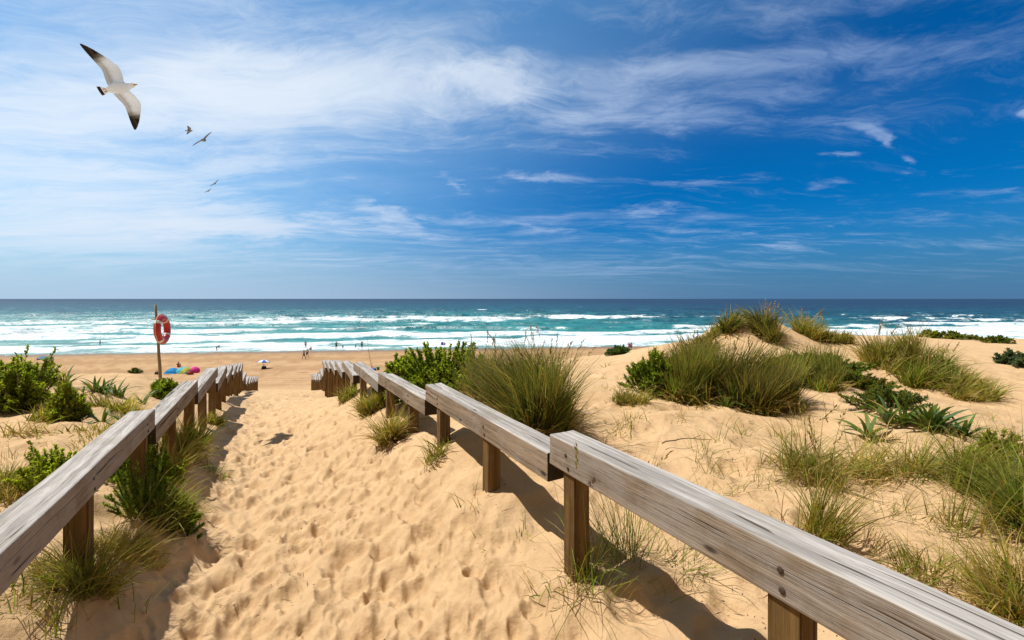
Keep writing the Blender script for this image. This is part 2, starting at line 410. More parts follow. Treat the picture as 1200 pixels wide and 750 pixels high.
# ------------------------------------------------------------------ ground sheet
def build_ground():
    af = np.radians(np.arange(-60, 60.01, .1))
    ab = np.radians(np.r_[np.arange(60.5, 90, 1.0), np.arange(90, 270, 4.0), np.arange(270, 299.6, 1.0)])
    ang = np.r_[af, ab]
    rr = [.45]
    while rr[-1] < 62: rr.append(rr[-1] * 1.0068)
    while rr[-1] < 150: rr.append(rr[-1] * 1.02)
    while rr[-1] < 16000: rr.append(rr[-1] * 1.15)
    rr = np.array(rr)
    R, A = np.meshgrid(rr, ang, indexing='ij')
    X = R * np.sin(A); Y = R * np.cos(A)
    Z = zg(X, Y)
    path = on_path(X, Y)
    nearw = sstep(45, 20, R)
    # wind-blown undulation
    Z += nearw * (1 - path * .5) * fbm(X / .9, Y / .9, 4, 11) * .045
    Z += nearw * fbm(X / .28, Y / .28, 3, 21) * .013 + nearw * np.maximum(0, fbm(X / .16, Y / .11, 3, 25)) * .010
    # ripples on the open dune
    # trodden dimples: overlapping foot hollows with a raised rim
    na = len(af); rng = np.random.default_rng(5)
    ln0 = math.log(rr[0]); dl = math.log(1.0068)
    def dimples(cx, cy, rad, dep, azi, el):
        for x, y, r, d, a, e in zip(cx, cy, rad, dep, azi, el):
            rc = math.hypot(x, y); ac = math.atan2(x, y)
            ir = int((math.log(rc) - ln0) / dl); w = int(2.6 * r * e / rc / dl) + 2
            ia = int((ac - af[0]) / math.radians(.1)); wa = int(2.6 * r * e / rc / math.radians(.1)) + 2
            i0, i1 = max(0, ir - w), min(len(rr), ir + w); j0, j1 = max(0, ia - wa), min(na, ia + wa)
            if i1 <= i0 or j1 <= j0: continue
            dx = X[i0:i1, j0:j1] - x; dy = Y[i0:i1, j0:j1] - y
            ca, sa = math.cos(a), math.sin(a)
            p = (dx * ca + dy * sa) / (r * e); q = (-dx * sa + dy * ca) / r
            q2 = p * p + q * q
            rim = np.exp(-((np.sqrt(q2) - 1.2) / .30) ** 2) * (.42 + .35 * p)
            Z[i0:i1, j0:j1] += d * (-np.exp(-q2 ** 3 * .8) * (1 + .45 * p) + rim * .55)
    n = 5400
    yy = np.exp(rng.uniform(math.log(.9), math.log(30), n)); t = rng.uniform(-.02, 1.0, n)
    xx = xl(yy) + (xr(yy) - xl(yy)) * t
    pden = sstep(.02, .28, t) * sstep(1.03, .86, t)
    keep = rng.uniform(size=n) < pden
    xx, yy = xx[keep], yy[keep]; m = len(xx)
    dimples(xx, yy, rng.uniform(.035, .06, m) * rng.choice([1, 1.5, 2.2], m), rng.uniform(.004, .026, m) * (1 - .30 * sstep(2.6, 1.2, yy)) * (1 + .2 * sstep(3, 6, yy)), -1.05 + rng.normal(0, .6, m) + math.pi * rng.integers(0, 2, m), rng.uniform(1.15, 1.8, m))
    k = rng.uniform(size=m) < .5; mm = int(k.sum())
    dimples(xx[k] + rng.normal(0, .2, mm), yy[k] + rng.normal(0, .2, mm), rng.uniform(.018, .04, mm), rng.uniform(.003, .009, mm), rng.uniform(0, 6.3, mm), rng.uniform(1, 2.2, mm))
    # softer, rarer hollows on the dunes
    n = 1600
    yy = np.exp(rng.uniform(math.log(1.2), math.log(22), n)); xx = yy * rng.uniform(-1.25, 1.35, n)
    off = (xx < xl(yy)) | (xx > xr(yy) + .1)
    xx, yy = xx[off], yy[off]; m = len(xx)
    dimples(xx, yy, rng.uniform(.08, .22, m), rng.uniform(.006, .03, m), rng.uniform(0, 6.3, m), rng.uniform(1, 1.7, m))
    s = shore_s(X, Y)
    # beach trampling and vehicle tracks
    beach = sstep(-45, -38, s) * sstep(2, -3, s)
    Z += beach * (fbm(X / 2.2, Y / 2.2, 3, 31) * .10 + np.abs(fbm(X / 6, s / .8, 3, 37)) * .10)
    sw = s + 2.2 * fbm(X / 18, Y / 18, 3, 41) 
    wet = sstep(-9, -.5, sw) * sstep(200, 30, R * 0 + np.abs(s))
    trk = np.exp(-((sw + 14) / 2.6) ** 2) * .8 + np.exp(-((sw + 26) / 2.0) ** 2) * .8 + .5 * np.exp(-((sw + 8) / 1.2) ** 2)
    trk = trk * (0.7 + 1.2 * fbm(X / 7, s / 1.0, 4, 51)) + beach * 1.1 * np.clip(fbm(X / 6, s / .8, 5, 55) + .12, 0, 1)
    trk = np.clip(trk + .48, 0, 1) * beach
    V = np.stack([X, Y, Z], -1).reshape(-1, 3)
    nr, nA = R.shape
    i = np.arange(nr - 1)[:, None]; j = np.arange(nA)[None]
    a = i * nA + j; b = i * nA + (j + 1) % nA
    Q = np.stack([a, a + nA, b + nA, b], -1).reshape(-1, 4)
    c = len(V); V = np.r_[V, [[0, 0, float(Z[0].mean())]]]
    jj = np.arange(nA)
    T = np.stack([np.full(nA, c), jj, (jj + 1) % nA], -1)
    o = mesh_np('sand_ground', V, Q, M['sand'], smooth=True, tris=T,
                attrs={'wet': np.r_[wet.ravel(), 0], 'track': np.r_[trk.ravel(), 0]})
    tag(o, 'pale golden dune sand running down to the beach', 'ground', kind='structure')
build_ground()

# ------------------------------------------------------------------ the sea
def build_sea():
    ang = np.radians(np.r_[np.arange(-89, -56, 1.0), np.arange(-56, 56.01, .13), np.arange(57, 89.5, 1.0)])
    rr = [66.0]
    while rr[-1] < 460: rr.append(rr[-1] * 1.0032)
    while rr[-1] < 1500: rr.append(rr[-1] * 1.012)
    while rr[-1] < 30000: rr.append(rr[-1] * 1.08)
    rr = np.array(rr)
    R, A = np.meshgrid(rr, ang, indexing='ij')
    X = R * np.sin(A); Y = np.maximum(R * np.cos(A), 1e-3)
    s = shore_s(X, Y)
    w = fbm(X / 45, s / 30, 3, 61)
    sw = s + w * 20 + 5 * fbm(X / 12, s / 14, 3, 67)                     # wandering distance off shore
    along = X / np.maximum(Y, 20)       # bearing along the coast
    px = 600 + F * along; v = HZ + 5250 / np.maximum(Y + w * 9, 5)
    def G(x, y, sx, sy, a): return a * np.exp(-((px - x) / sx) ** 2 - ((v - y) / sy) ** 2)
    # the density of broken water
    D = .80 * sstep(411, 399, v * 0 + 405 - (s - 6) * .35) * 0
    lift = np.interp(px, [0, 250, 600, 900], [1.0, 1.0, .85, .95])
    D = np.interp(s, [-10, 0, 4, 10, 34, 48, 62, 90, 130, 200, 400], [.40, .42, .70, .58, .54, .46, .36, .24, .10, -.12, -.40]) * lift
    D += G(480, 373.5, 190, 2.6, .62) + G(700, 371.5, 70, 1.7, .75) + G(330, 377, 90, 2.4, .35) + G(560, 378, 60, 1.8, .25)
    D += G(90, 388, 130, 5, .35) + G(120, 377.5, 60, 1.4, .45) + G(40, 379, 60, 1.5, .25) + G(250, 379, 60, 1.6, .5)
    D += G(395, 381.5, 60, 3.2, -.55) + G(535, 383.5, 55, 3.2, -.65) + G(395, 389, 60, 2.0, -.25) + G(310, 384, 40, 2, -.35) + G(220, 375, 50, 2, -.3)
    D += G(720, 381, 130, 5.0, -.65) + G(760, 377, 150, 3, -.3) + G(900, 380, 120, 6.5, -.6) + G(700, 393, 130, 5, .40) + G(620, 390, 60, 3, .25)
    D += G(1037, 372.8, 26, 1.3, 1.0) + G(1110, 387, 130, 4.5, .55) + G(1180, 381, 40, 2, .5) + G(1180, 366, 30, .8, .6)
    D += G(565, 363, 9, .8, 1.0) + G(520, 363.5, 10, .5, .6) + G(682, 359.7, 12, .6, .6) + G(70, 366.5, 10, 1, .5) + G(265, 362, 8, .7, .6) + G(350, 361, 8, .5, .4)
    D += G(820, 383, 40, 1.6, .7) + G(60, 395, 90, 2, .15)
    n1 = fbm(X / 10, s / 5.5, 5, 71, .62); n2 = fbm(X / 34, s / 13, 4, 81)
    caps = sstep(.40, .60, fbm(X / 9, s / 6, 4, 77)) * sstep(60, 140, s) * sstep(900, 300, s)
    # wave relief: swell crests and breaking faces
    ph = sw / 24.0 + .35 * fbm(X / 70, s / 50, 2, 91)
    fr = ph - np.floor(ph)
    crest = np.exp(-((fr - .5) / np.where(fr < .5, .10, .22)) ** 2)
    amp = np.interp(s, [0, 12, 40, 150, 300, 900, 2500], [0, .2, 1.0, 1.4, .9, .45, 0]) * (.6 + .8 * (fbm(X / 50, s / 40, 3, 95) + .3))
    Z = SEA_Z + amp * (crest - .3) + np.interp(s, [0, 8, 300, 900], [0, .07, .12, 0]) * fbm(X / 5, s / 2.5, 3, 99)
    line = np.exp(-((fr - .56) / .16) ** 2) * np.interp(s, [4, 14, 70, 140, 230], [.2, .55, .55, .30, 0]) * (.5 + 1.2 * (fbm(X / 22, s / 60, 3, 97) + .2))
    trough = np.exp(-((fr - .12) / .16) ** 2) * np.interp(s, [8, 20, 70, 140], [.1, .40, .35, 0])
    D = D + line - trough
    foam = D + n1 * .62 + n2 * .30 + caps * .6
    # the colour of the water over sand, reef and depth
    deep = np.array([.004, .040, .098]); mid = np.array([.003, .080, .135]); tq = np.array([.010, .205, .215]); sandy = np.array([.16, .30, .27])
    t = np.interp(s, [-5, 8, 30, 90, 170, 330, 900, 2500], [3, 2.6, 2.1, 1.95, 1.6, 1.05, .5, 0])
    t = np.clip(t + .55 * n2 + .25 * n1 - .75 * sstep(560, 900, px) * sstep(25, 80, s) + .10 * sstep(500, 100, px), 0, 3)[..., None]
    c = np.where(t < 1, deep + (mid - deep) * t, np.where(t < 2, mid + (tq - mid) * (t - 1), tq + (sandy - tq) * (t - 2)))
    nr, nA = R.shape
    V = np.stack([X, Y, Z], -1).reshape(-1, 3)
    i = np.arange(nr - 1)[:, None]; j = np.arange(nA - 1)[None]
    a = i * nA + j
    Q = np.stack([a, a + nA, a + nA + 1, a + 1], -1).reshape(-1, 4)
    o = mesh_np('sea', V, Q, M['sea'], smooth=True, cols=c.reshape(-1, 3), attrs={'foam': foam.ravel()})
    tag(o, 'turquoise sea with rows of white breaking surf', 'sea', kind='structure')
build_sea()

# ------------------------------------------------------------------ timber fences
DV = np.array([-.489, .872]); 
M['iron'] = plain('rusty_iron', (.055, .034, .024), .75, .3, .4, 200)
def beam_mesh(L, w, h, groove, seed, bolts=()):
    """one weathered beam along local x; y=0 is the path face, z=0 the top"""
    rng = np.random.default_rng(seed)
    b = .009; g = groove
    prof = []
    def arc(cy, cz, a0, a1, k=3):
        for i in range(k + 1):
            a = a0 + (a1 - a0) * i / k
            prof.append((cy + b * math.cos(a), cz + b * math.sin(a)))
    arc(b, -b, math.pi / 2, math.pi)            # top front edge
    if g:
        prof += [(0, g + .0018), (.022, g + .0012), (.022, g - .0012), (0, g - .0018)]
    else:
        prof += [(0, -h * .5)]
    arc(b, -h + b, math.pi, 1.5 * math.pi)
    prof += [(w * .5, -h)]
    arc(w - b, -h + b, 1.5 * math.pi, 2 * math.pi)
    prof += [(w, -h * .5)]
    arc(w - b, -b, 0, math.pi / 2)
    prof += [(w * .66, -.0015), (w * .33, -.001)]
    prof = np.array(prof); k = len(prof)
    ns = 26
    xs = np.linspace(0, L, ns)
    V = []
    ph = rng.uniform(0, 50)
    for x in xs:
        wob = np.stack([perlin(prof[:, 0] * 14 + ph, x * 1.7 + prof[:, 1] * 9), perlin(prof[:, 1] * 14 + ph + 9, x * 1.7 + prof[:, 0] * 9)], -1) * .0028
        gz_ = np.zeros(k)
        if g: gz_[4:8] = .014 * perlin(np.array([x * 1.3 + ph]), np.array([2.0]))[0]
        V.append(np.c_[np.full(k, x), prof[:, 0] + wob[:, 0], prof[:, 1] + wob[:, 1] + gz_])
    V = np.concatenate(V)
    Q = []
    for i in range(ns - 1):
        for j in range(k):
            a = i * k + j; c = i * k + (j + 1) % k
            Q.append((a, a + k, c + k, c))
    me = bpy.data.meshes.new('rail')
    faces = [tuple(q) for q in Q] + [tuple(range(k)), tuple(range((ns - 1) * k, ns * k))[::-1]]
    me.from_pydata(V.tolist(), [], faces)
    bm = bmesh.new(); bm.from_mesh(me); bmesh.ops.recalc_face_normals(bm, faces=bm.faces); bm.to_mesh(me); bm.free()
    me.materials.append(M['rail'])
    if bolts:
        me.materials.append(M['iron'])
        bm = bmesh.new(); bm.from_mesh(me)
        for bx in bolts:
            for bz in (-h * .42, -h * .78):
                c0 = Vector((bx + rng.uniform(-.012, .012), 0, bz + rng.uniform(-.008, .008)))
                ring = [[bm.verts.new(c0 + Vector((rr_ * math.cos(q), yy, rr_ * math.sin(q)))) for q in [2 * math.pi * t / 10 for t in range(10)]] for rr_, yy in ((.0115, .004), (.0105, -.0035), (.006, -.0055))]
                for A, B in zip(ring, ring[1:]):
                    for t in range(10): f = bm.faces.new((A[t], B[t], B[(t + 1) % 10], A[(t + 1) % 10])); f.material_index = 1
                f = bm.faces.new(ring[-1]); f.material_index = 1
        bmesh.ops.recalc_face_normals(bm, faces=bm.faces); bm.to_mesh(me); bm.free()
    return me
def post_mesh(h, seed, a=.105):
    rng = np.random.default_rng(seed)
    bm = bmesh.new()
    bmesh.ops.create_cube(bm, size=1)
    for v in bm.verts: v.co = Vector((v.co.x * a, v.co.y * a, v.co.z * h))
    bmesh.ops.bevel(bm, geom=[e for e in bm.edges], offset=.007, segments=2, affect='EDGES')
    me = bpy.data.meshes.new('post'); bm.to_mesh(me); bm.free()
    me.materials.append(M['post'])
    return me
def fence(name, line, outward, segs, posts, label, ztop):
    """segs: (Y near, Y far, z top, drop); outward +1 right fence, -1 left fence"""
    y0 = posts[0]
    root = empty(name, (float(line(y0)), y0, gz(float(line(y0)), y0)), label, 'fence')
    root_inv = Matrix.Translation(root.location).inverted()
    def frame(ya, yb):
        d = Vector((float(line(yb)) - float(line(ya)), yb - ya, 0)).normalized()
        n = Vector((d.y, -d.x, 0))
        return d, n
    w, h = .18, .176
    for i, (ya, yb, z0, z1) in enumerate(segs):
        d, n = frame(ya, yb)
        pa = Vector((float(line(ya)), ya, z0)); pb = Vector((float(line(yb)), yb, z1))
        if outward > 0: o0, xa, ya_ = pb, (pa - pb), n
        else: o0, xa, ya_ = pa, (pb - pa), -n
        L = xa.length; xa = xa.normalized(); za = xa.cross(ya_).normalized()
        gr = {0: -.065, 1: -.068, 3: -.09}.get(i, None if i % 3 else -.07) if i < 7 else None
        bl = [(L - (py_ - ya) / (yb - ya) * L) if outward > 0 else (py_ - ya) / (yb - ya) * L for py_ in posts if ya + .05 < py_ < yb - .05] if i < 6 else ()
        me = beam_mesh(L, w, h, gr, i * 7 + (100 if outward > 0 else 300), bl)
        o = bpy.data.objects.new('rail', me); link(o, root)
        mw = Matrix(((xa.x, ya_.x, za.x, o0.x), (xa.y, ya_.y, za.y, o0.y), (xa.z, ya_.z, za.z, o0.z), (0, 0, 0, 1)))
        tilt = Matrix.Rotation(random.uniform(-.02, .02), 4, 'X')
        o.matrix_local = root_inv @ mw @ tilt
    for k, y in enumerate(posts):
        seg = next((sg for sg in segs if sg[0] - .01 <= y <= sg[1] + .01), segs[-1])
        d, n = frame(y - .05, y + .05)
        x = float(line(y))
        t = (y - seg[0]) / (seg[1] - seg[0]); zt = seg[2] + (seg[3] - seg[2]) * t - h
        c = Vector((x, y, 0)) + n * outward * (.012 + .055)
        zb = gz(c.x, c.y) - .35
        me = post_mesh(zt - zb + .004, k, .108)
        o = bpy.data.objects.new('post', me); link(o, root)
        R = Matrix(((d.x, n.x, 0, c.x), (d.y, n.y, 0, c.y), (0, 0, 1, (zt + zb) / 2), (0, 0, 0, 1)))
        R = R @ Matrix.Rotation(random.uniform(-.012, .012), 4, 'Y') @ Matrix.Rotation(random.uniform(-.012, .012), 4, 'X') @ Matrix.Rotation(random.uniform(-.05, .05), 4, 'Z')
        o.matrix_local = root_inv @ R
    return root
rt = [-.72, -.81, -.93, -1.16, -1.31, -1.586, -1.87, -2.17, -2.46, -2.77, -3.5, -4.05, -4.45, -4.85, -5.22, -5.6, -6.0]
ry = [-1.6] + [.48 + 2.08 * k for k in range(17)]
rsegs = []
for i in range(17):
    za = zb_ = rt[i]
    if i == 3: za = -1.10
    rsegs.append((ry[i] + .012, ry[i + 1] - .012, za, zb_))
rposts = [-1.4, -.5, .35, 1.39, 2.40, 3.35, 4.30, 5.23, 6.27, 7.25, 8.15, 9.2, 10.3] + [10.3 + 1.04 * k for k in range(1, 23)]
rposts = [y for y in rposts if y < ry[17] - .1]
fence('rail_fence', xr, 1, rsegs, rposts, 'stepped grey timber rail fence on the right side of the sandy path', rt)
lt = [-.90, -1.0, -1.155, -1.33, -1.64, -1.95, -2.26, -2.58, -2.9, -3.7, -4.3, -4.72, -5.1, -5.5, -5.9, -6.3]
ly = [-.82, 1.38] + [1.68 + 2.2 * k for k in range(1, 16)]
lsegs = [(ly[i] + .012, ly[i + 1] - .012, lt[i], lt[i]) for i in range(16)]
lposts = [-.3, .6, 1.5] + [2.55 + 1.1 * k for k in range(30)]
lposts = [y for y in lposts if y < ly[16] - .1]
fence('rail_fence', xl, -1, lsegs, lposts, 'stepped grey timber rail fence along the left side of the path', lt)

# ------------------------------------------------------------------ plants
GREEN = (.19, .26, .026); DARK = (.045, .082, .014); OLIVE = (.225, .212, .030); STRAW = (.44, .32, .125); LIME = (.36, .42, .038)
BLUEG = (.070, .125, .050); MID = (.095, .145, .020); RUST = (.20, .11, .04); GOLD = (.36, .265, .06)
class PB:
    """collects ribbons and leaf faces of one plant"""
    def __init__(s, seed): s.V = []; s.Q = []; s.C = []; s.n = 0; s.r = np.random.default_rng(seed)
    def add(s, V, Q, C):
        s.V.append(V); s.Q.append(Q + s.n); s.C.append(C); s.n += len(V)
    def pick(s, n, pal, var=.3):
        cols = np.array([c for c, w in pal]); w = np.array([w for c, w in pal], float); w /= w.sum()
        c = cols[s.r.choice(len(cols), n, p=w)]
        return c * s.r.uniform(1 - var, 1 + var, (n, 1)) * s.r.uniform(.93, 1.07, (n, 3))
    def blades(s, base, az, tilt, L, w, droop, col, seg=4, flat=.0, tipcol=None, taper=1.4):
        n = len(base); t = np.linspace(0, 1, seg + 1)
        th = tilt[:, None] + droop[:, None] * t[None] ** 1.35
        st = (L / seg)[:, None]
        dh = np.sin(th) * st; dz = np.cos(th) * st
        h = np.cumsum(np.c_[np.zeros(n), (dh[:, 1:] + dh[:, :-1]) / 2], 1); z = np.cumsum(np.c_[np.zeros(n), (dz[:, 1:] + dz[:, :-1]) / 2], 1)
        # a little sideways sway
        sway = s.r.normal(0, .10, n)[:, None] * L[:, None] * t[None] ** 2
        ca, sa = np.cos(az)[:, None], np.sin(az)[:, None]
        cx = base[:, 0:1] + ca * h - sa * sway; cy = base[:, 1:2] + sa * h + ca * sway; cz = base[:, 2:3] + z
        tau = s.r.uniform(-1.2, 1.2, n)[:, None] * (1 - flat) + s.r.normal(0, .5, n)[:, None] * t[None] * (1 - flat)
        wid = (w / 2)[:, None] * (1.0 - .93 * t[None] ** taper)
        sx = (-sa * np.cos(tau) + ca * np.cos(th) * np.sin(tau)) * wid
        sy = (ca * np.cos(tau) + sa * np.cos(th) * np.sin(tau)) * wid
        sz = -np.sin(th) * np.sin(tau) * wid
        A = np.stack([cx - sx, cy - sy, cz - sz], -1); B = np.stack([cx + sx, cy + sy, cz + sz], -1)
        V = np.stack([A, B], 2).reshape(-1, 3)
        i = np.arange(n)[:, None] * (seg + 1) * 2; j = np.arange(seg)[None] * 2
        a = (i + j).ravel()
        Q = np.stack([a, a + 1, a + 3, a + 2], -1)
        C = np.repeat(col[:, None], seg + 1, 1)
        if tipcol is not None:
            C = C + (np.array(tipcol) - C) * (t[None, :, None] ** 2.5) * s.r.uniform(0, .8, (n, 1, 1))
        C = np.repeat(C[:, :, None], 2, 2).reshape(-1, 3)
        s.add(V, Q, C)
        return np.stack([cx[:, -1], cy[:, -1], cz[:, -1]], -1), np.c_[ca[:, 0] * np.sin(th[:, -1]), sa[:, 0] * np.sin(th[:, -1]), np.cos(th[:, -1])]
    def leaves(s, p, d, L, W, col, cup=.25):
        """folded diamond leaves at p pointing along d"""
        n = len(p)
        d = d / np.linalg.norm(d, axis=1, keepdims=True)
        r = s.r.normal(size=(n, 3)) * .6 + np.array([0, 0, .8]); side = np.cross(d, r); side /= np.linalg.norm(side, axis=1, keepdims=True)
        up = np.cross(side, d)
        L = L[:, None]; W = W[:, None]
        V = np.stack([p, p + d * L * .45 + side * W * .5 + up * W * cup, p + d * L, p + d * L * .45 - side * W * .5 + up * W * cup], 1).reshape(-1, 3)
        a = np.arange(n) * 4
        s.add(V, np.stack([a, a + 1, a + 2, a + 3], -1), np.repeat(col, 4, 0))
    def build(s, name, mat, parent=None, org=(0, 0, 0)):
        V = np.concatenate(s.V) - np.array(org)
        return mesh_np(name, V, np.concatenate(s.Q), mat, parent, cols=np.concatenate(s.C))

def disc(r, n, rx, ry):
    a = r.uniform(0, 2 * math.pi, n); q = np.sqrt(r.uniform(0, 1, n))
    return q * rx * np.cos(a), q * ry * np.sin(a), q, a

def put_on_ground(x, y, lift=-.015):
    return np.c_[x, y, zg(x, y) + lift]

def scale_at(px, py): 
    p = hit(px, py); return p, p[1] / F

def marram(px, py, wpx, hpx, n, label, pal, group=None, name='grass_clump', depth=.8, wind=(.35, -.05), bw=.0066, spread=.55, droop=.8, heads=0, cat='grass clump', seed=0, Y=None, lean=.0, parts=True, rot=0.0):
    """a clump of long arching blades; wpx / hpx its size in photo pixels at its place"""
    if Y is None: p = hit(px, py)
    else: p = ((px - 600) / F * Y, Y, gz((px - 600) / F * Y, Y))
    k = p[1] / F; rx = wpx * k * .5; H = hpx * k
    pb = PB(seed * 31 + int(px) * 7 + int(py)); r = pb.r
    if parts and p[1] > 3.4: n = int(n * 1.25)
    elif parts: n = int(n * .8)
    core = max(.06, rx - H * .38)
    # the roots gather in several crowns rather than one even disc
    nc = max(3, int(core * (1 + core * depth * 3) / .09) + 3)
    gx, gy, _, _ = disc(r, nc, core, core * depth)
    gi = r.integers(0, nc, n)
    ox, oy, q, a = disc(r, n, .09 + core * .12, .09 + core * .12)
    X = gx[gi] + ox; Yy = gy[gi] + oy
    if rot:
        X, Yy = X * math.cos(rot) - Yy * math.sin(rot), X * math.sin(rot) + Yy * math.cos(rot)
    base = put_on_ground(p[0] + X, p[1] + Yy)
    dirx = ox / .1 + X / max(core, .1) * .7 + wind[0] * 1.6 + r.normal(0, .55, n); diry = oy / .1 + Yy / max(core, .1) * .7 + wind[1] * 1.6 + r.normal(0, .55, n)
    az = np.arctan2(diry, dirx)
    stray = r.uniform(size=n) < .18
    az = np.where(stray, r.uniform(0, 6.283, n), az)
    tilt = np.abs(r.normal(0, spread * .55, n)) + .04 + stray * r.uniform(0, .5, n)
    # each crown has its own vigour and its own lean
    vig = r.uniform(.45, 1.15, nc); lx = r.normal(0, .22, nc); ly_ = r.normal(0, .22, nc)
    tx = np.sin(tilt) * np.cos(az) + lx[gi]; ty = np.sin(tilt) * np.sin(az) + ly_[gi]
    az = np.arctan2(ty, tx); tilt = np.arctan2(np.hypot(tx, ty), np.cos(tilt))
    L = H * r.uniform(.5, 1.25, n) * vig[gi] * r.choice([1, 1, .7], n)
    dr = np.abs(r.normal(droop * .75, droop * .45, n))
    hue = (.72 + .5 * (perlin(gx[gi] * 3 + 7, gy[gi] * 3) + .5)) * r.uniform(.78, 1.22, nc)[gi]
    col = pb.pick(n, pal) * hue[:, None]
    pb.blades(base, az, tilt, L * (1 + .12 * dr), np.full(n, bw) * r.uniform(.6, 1.35, n) * max(1, k * 175), dr, col, 5, tipcol=STRAW)
    if not parts:
        o = pb.build(name, M['blade'], None, p); o.location = p
        return tag(o, label, cat, group)
    root = empty(name, p, label, cat, group)
    pb.build('blades', M['blade'], root, p)
    # dead thatch round the foot
    m = int(n * .22) + 12; pd = PB(seed + 999)
    gi = r.integers(0, nc, m); X = gx[gi] + r.normal(0, .07, m); Yy = gy[gi] + r.normal(0, .07, m)
    if rot:
        X, Yy = X * math.cos(rot) - Yy * math.sin(rot), X * math.sin(rot) + Yy * math.cos(rot)
    pd.blades(put_on_ground(p[0] + X, p[1] + Yy), r.uniform(0, 6.28, m), r.uniform(.5, 1.3, m), H * r.uniform(.25, .7, m), np.full(m, bw) * max(1, k * 175), r.uniform(.2, 1.2, m), pd.pick(m, [(STRAW, 3), (GOLD, 1), (RUST, .6)]), 4)
    pd.build('dry_thatch', M['straw'], root, p)
    if heads:
        ph = PB(seed + 555); m = heads
        gi = r.integers(0, nc, m); X = gx[gi]; Yy = gy[gi]
        b = put_on_ground(p[0] + X, p[1] + Yy)
        az = np.arctan2(wind[1] + r.normal(0, .5, m), wind[0] + r.normal(0, .5, m))
        tips, dd = ph.blades(b, az, np.abs(r.normal(.1, .18, m)), H * r.uniform(.95, 1.35, m), np.full(m, .003) * max(1, k * 175), r.uniform(.1, .5, m), ph.pick(m, [(STRAW, 2), (OLIVE, 1)]), 5, taper=4)
        kk = 14
        for q in range(kk):
            f = q / kk * .16
            ph.leaves(tips - dd * f + r.normal(0, .002, (m, 3)), dd + r.normal(0, .25, (m, 3)), np.full(m, .035), np.full(m, .009) * max(1, k * 140), ph.pick(m, [(STRAW, 1), (RUST, 1), (OLIVE, .6)]))
        ph.build('seed_stalks', M['straw'], root, p)
    return root

def shrub(px, py, wpx, hpx, stems, per, label, pal, leaf=(.03, .012), name='leafy_shrub', cat='shrub', group=None, depth=.85, seed=0, Y=None, flop=0.0, up=.6, offx=0, rmin=.68, along=False):
    """many thin stems dressed with small leaves, an uneven open dome"""
    if Y is None: p = hit(px, py)
    else: p = ((px - 600) / F * Y, Y, gz((px - 600) / F * Y, Y))
    k = p[1] / F; rx = wpx * k * .5; H = hpx * k
    pb = PB(seed * 57 + int(px) * 5 + int(py)); r = pb.r
    a = r.uniform(0, 2 * math.pi, stems); ct = r.uniform(.02, 1, stems) ** .8; st = np.sqrt(1 - ct * ct)
    lump = .72 + .45 * (perlin(np.cos(a) * 1.6 + st * 2 + seed, np.sin(a) * 1.6 + ct * 2) + .3)
    rad = r.uniform(rmin, 1.0, stems) * lump
    ex = rad * st * np.cos(a) * rx; ey = rad * st * np.sin(a) * rx * depth; ez = rad * ct * H * 1.06 + .02
    bx = ex * r.uniform(.15, .75, stems); by = ey * r.uniform(.15, .75, stems)
    B = put_on_ground(p[0] + bx, p[1] + by)
    gzz = zg(p[0] + ex, p[1] + ey)
    E = np.c_[p[0] + ex, p[1] + ey, np.maximum(gzz, p[2] - .5 * H) * .6 + p[2] * .4 + ez]
    root = empty(name, p, label, cat, group)
    # stems
    ps = PB(seed + 3)
    D = E - B; Ls = np.linalg.norm(D, axis=1) + 1e-6
    m = np.arange(stems)
    t = np.linspace(0, 1, 4)
    bow = np.c_[np.zeros(stems), np.zeros(stems), Ls * .12]
    pts = B[:, None] + D[:, None] * t[None, :, None] + bow[:, None] * (4 * t * (1 - t))[None, :, None] * .5
    sd = np.cross(D, r.normal(size=(stems, 3))); sd /= np.linalg.norm(sd, axis=1, keepdims=True)
    wd = .0035 * max(1, k * 175)
    V = np.stack([pts - sd[:, None] * wd, pts + sd[:, None] * wd], 2).reshape(-1, 3)
    i = m[:, None] * 8 + np.arange(3)[None] * 2; i = i.ravel()
    ps.add(V, np.stack([i, i + 1, i + 3, i + 2], -1), np.repeat(ps.pick(stems, [((.11, .085, .04), 1), ((.09, .10, .03), 1)]), 8, 0))
    ps.build('stems', M['straw'], root, p)
    per = int(per * (1.25 if p[1] > 3 else 1)); n = stems * per
    gi = np.repeat(m, per)
    tt = 1 - np.abs(r.normal(0, .24, n)); tt = np.clip(tt, .12, 1.03)
    if along: tt = r.uniform(.12, 1.0, n)
    pos = B[gi] + D[gi] * tt[:, None] + bow[gi] * (4 * tt * (1 - tt) * .5)[:, None]
    sdir = D[gi] / Ls[gi][:, None]
    rd = r.normal(size=(n, 3)); dirv = sdir * up + rd * .55 + np.array([0, 0, .25])
    scl = max(1, k * 170) ** .62
    stemhue = r.uniform(.72, 1.3, stems)
    col = pb.pick(n, pal, .18) * stemhue[gi][:, None]
    L = leaf[0] * r.uniform(.6, 1.3, n) * scl; W = leaf[1] * r.uniform(.7, 1.3, n) * scl
    pb.leaves(pos, dirv, L, W, col)
    pb.build('foliage', M['leaf'], root, p)
    return root

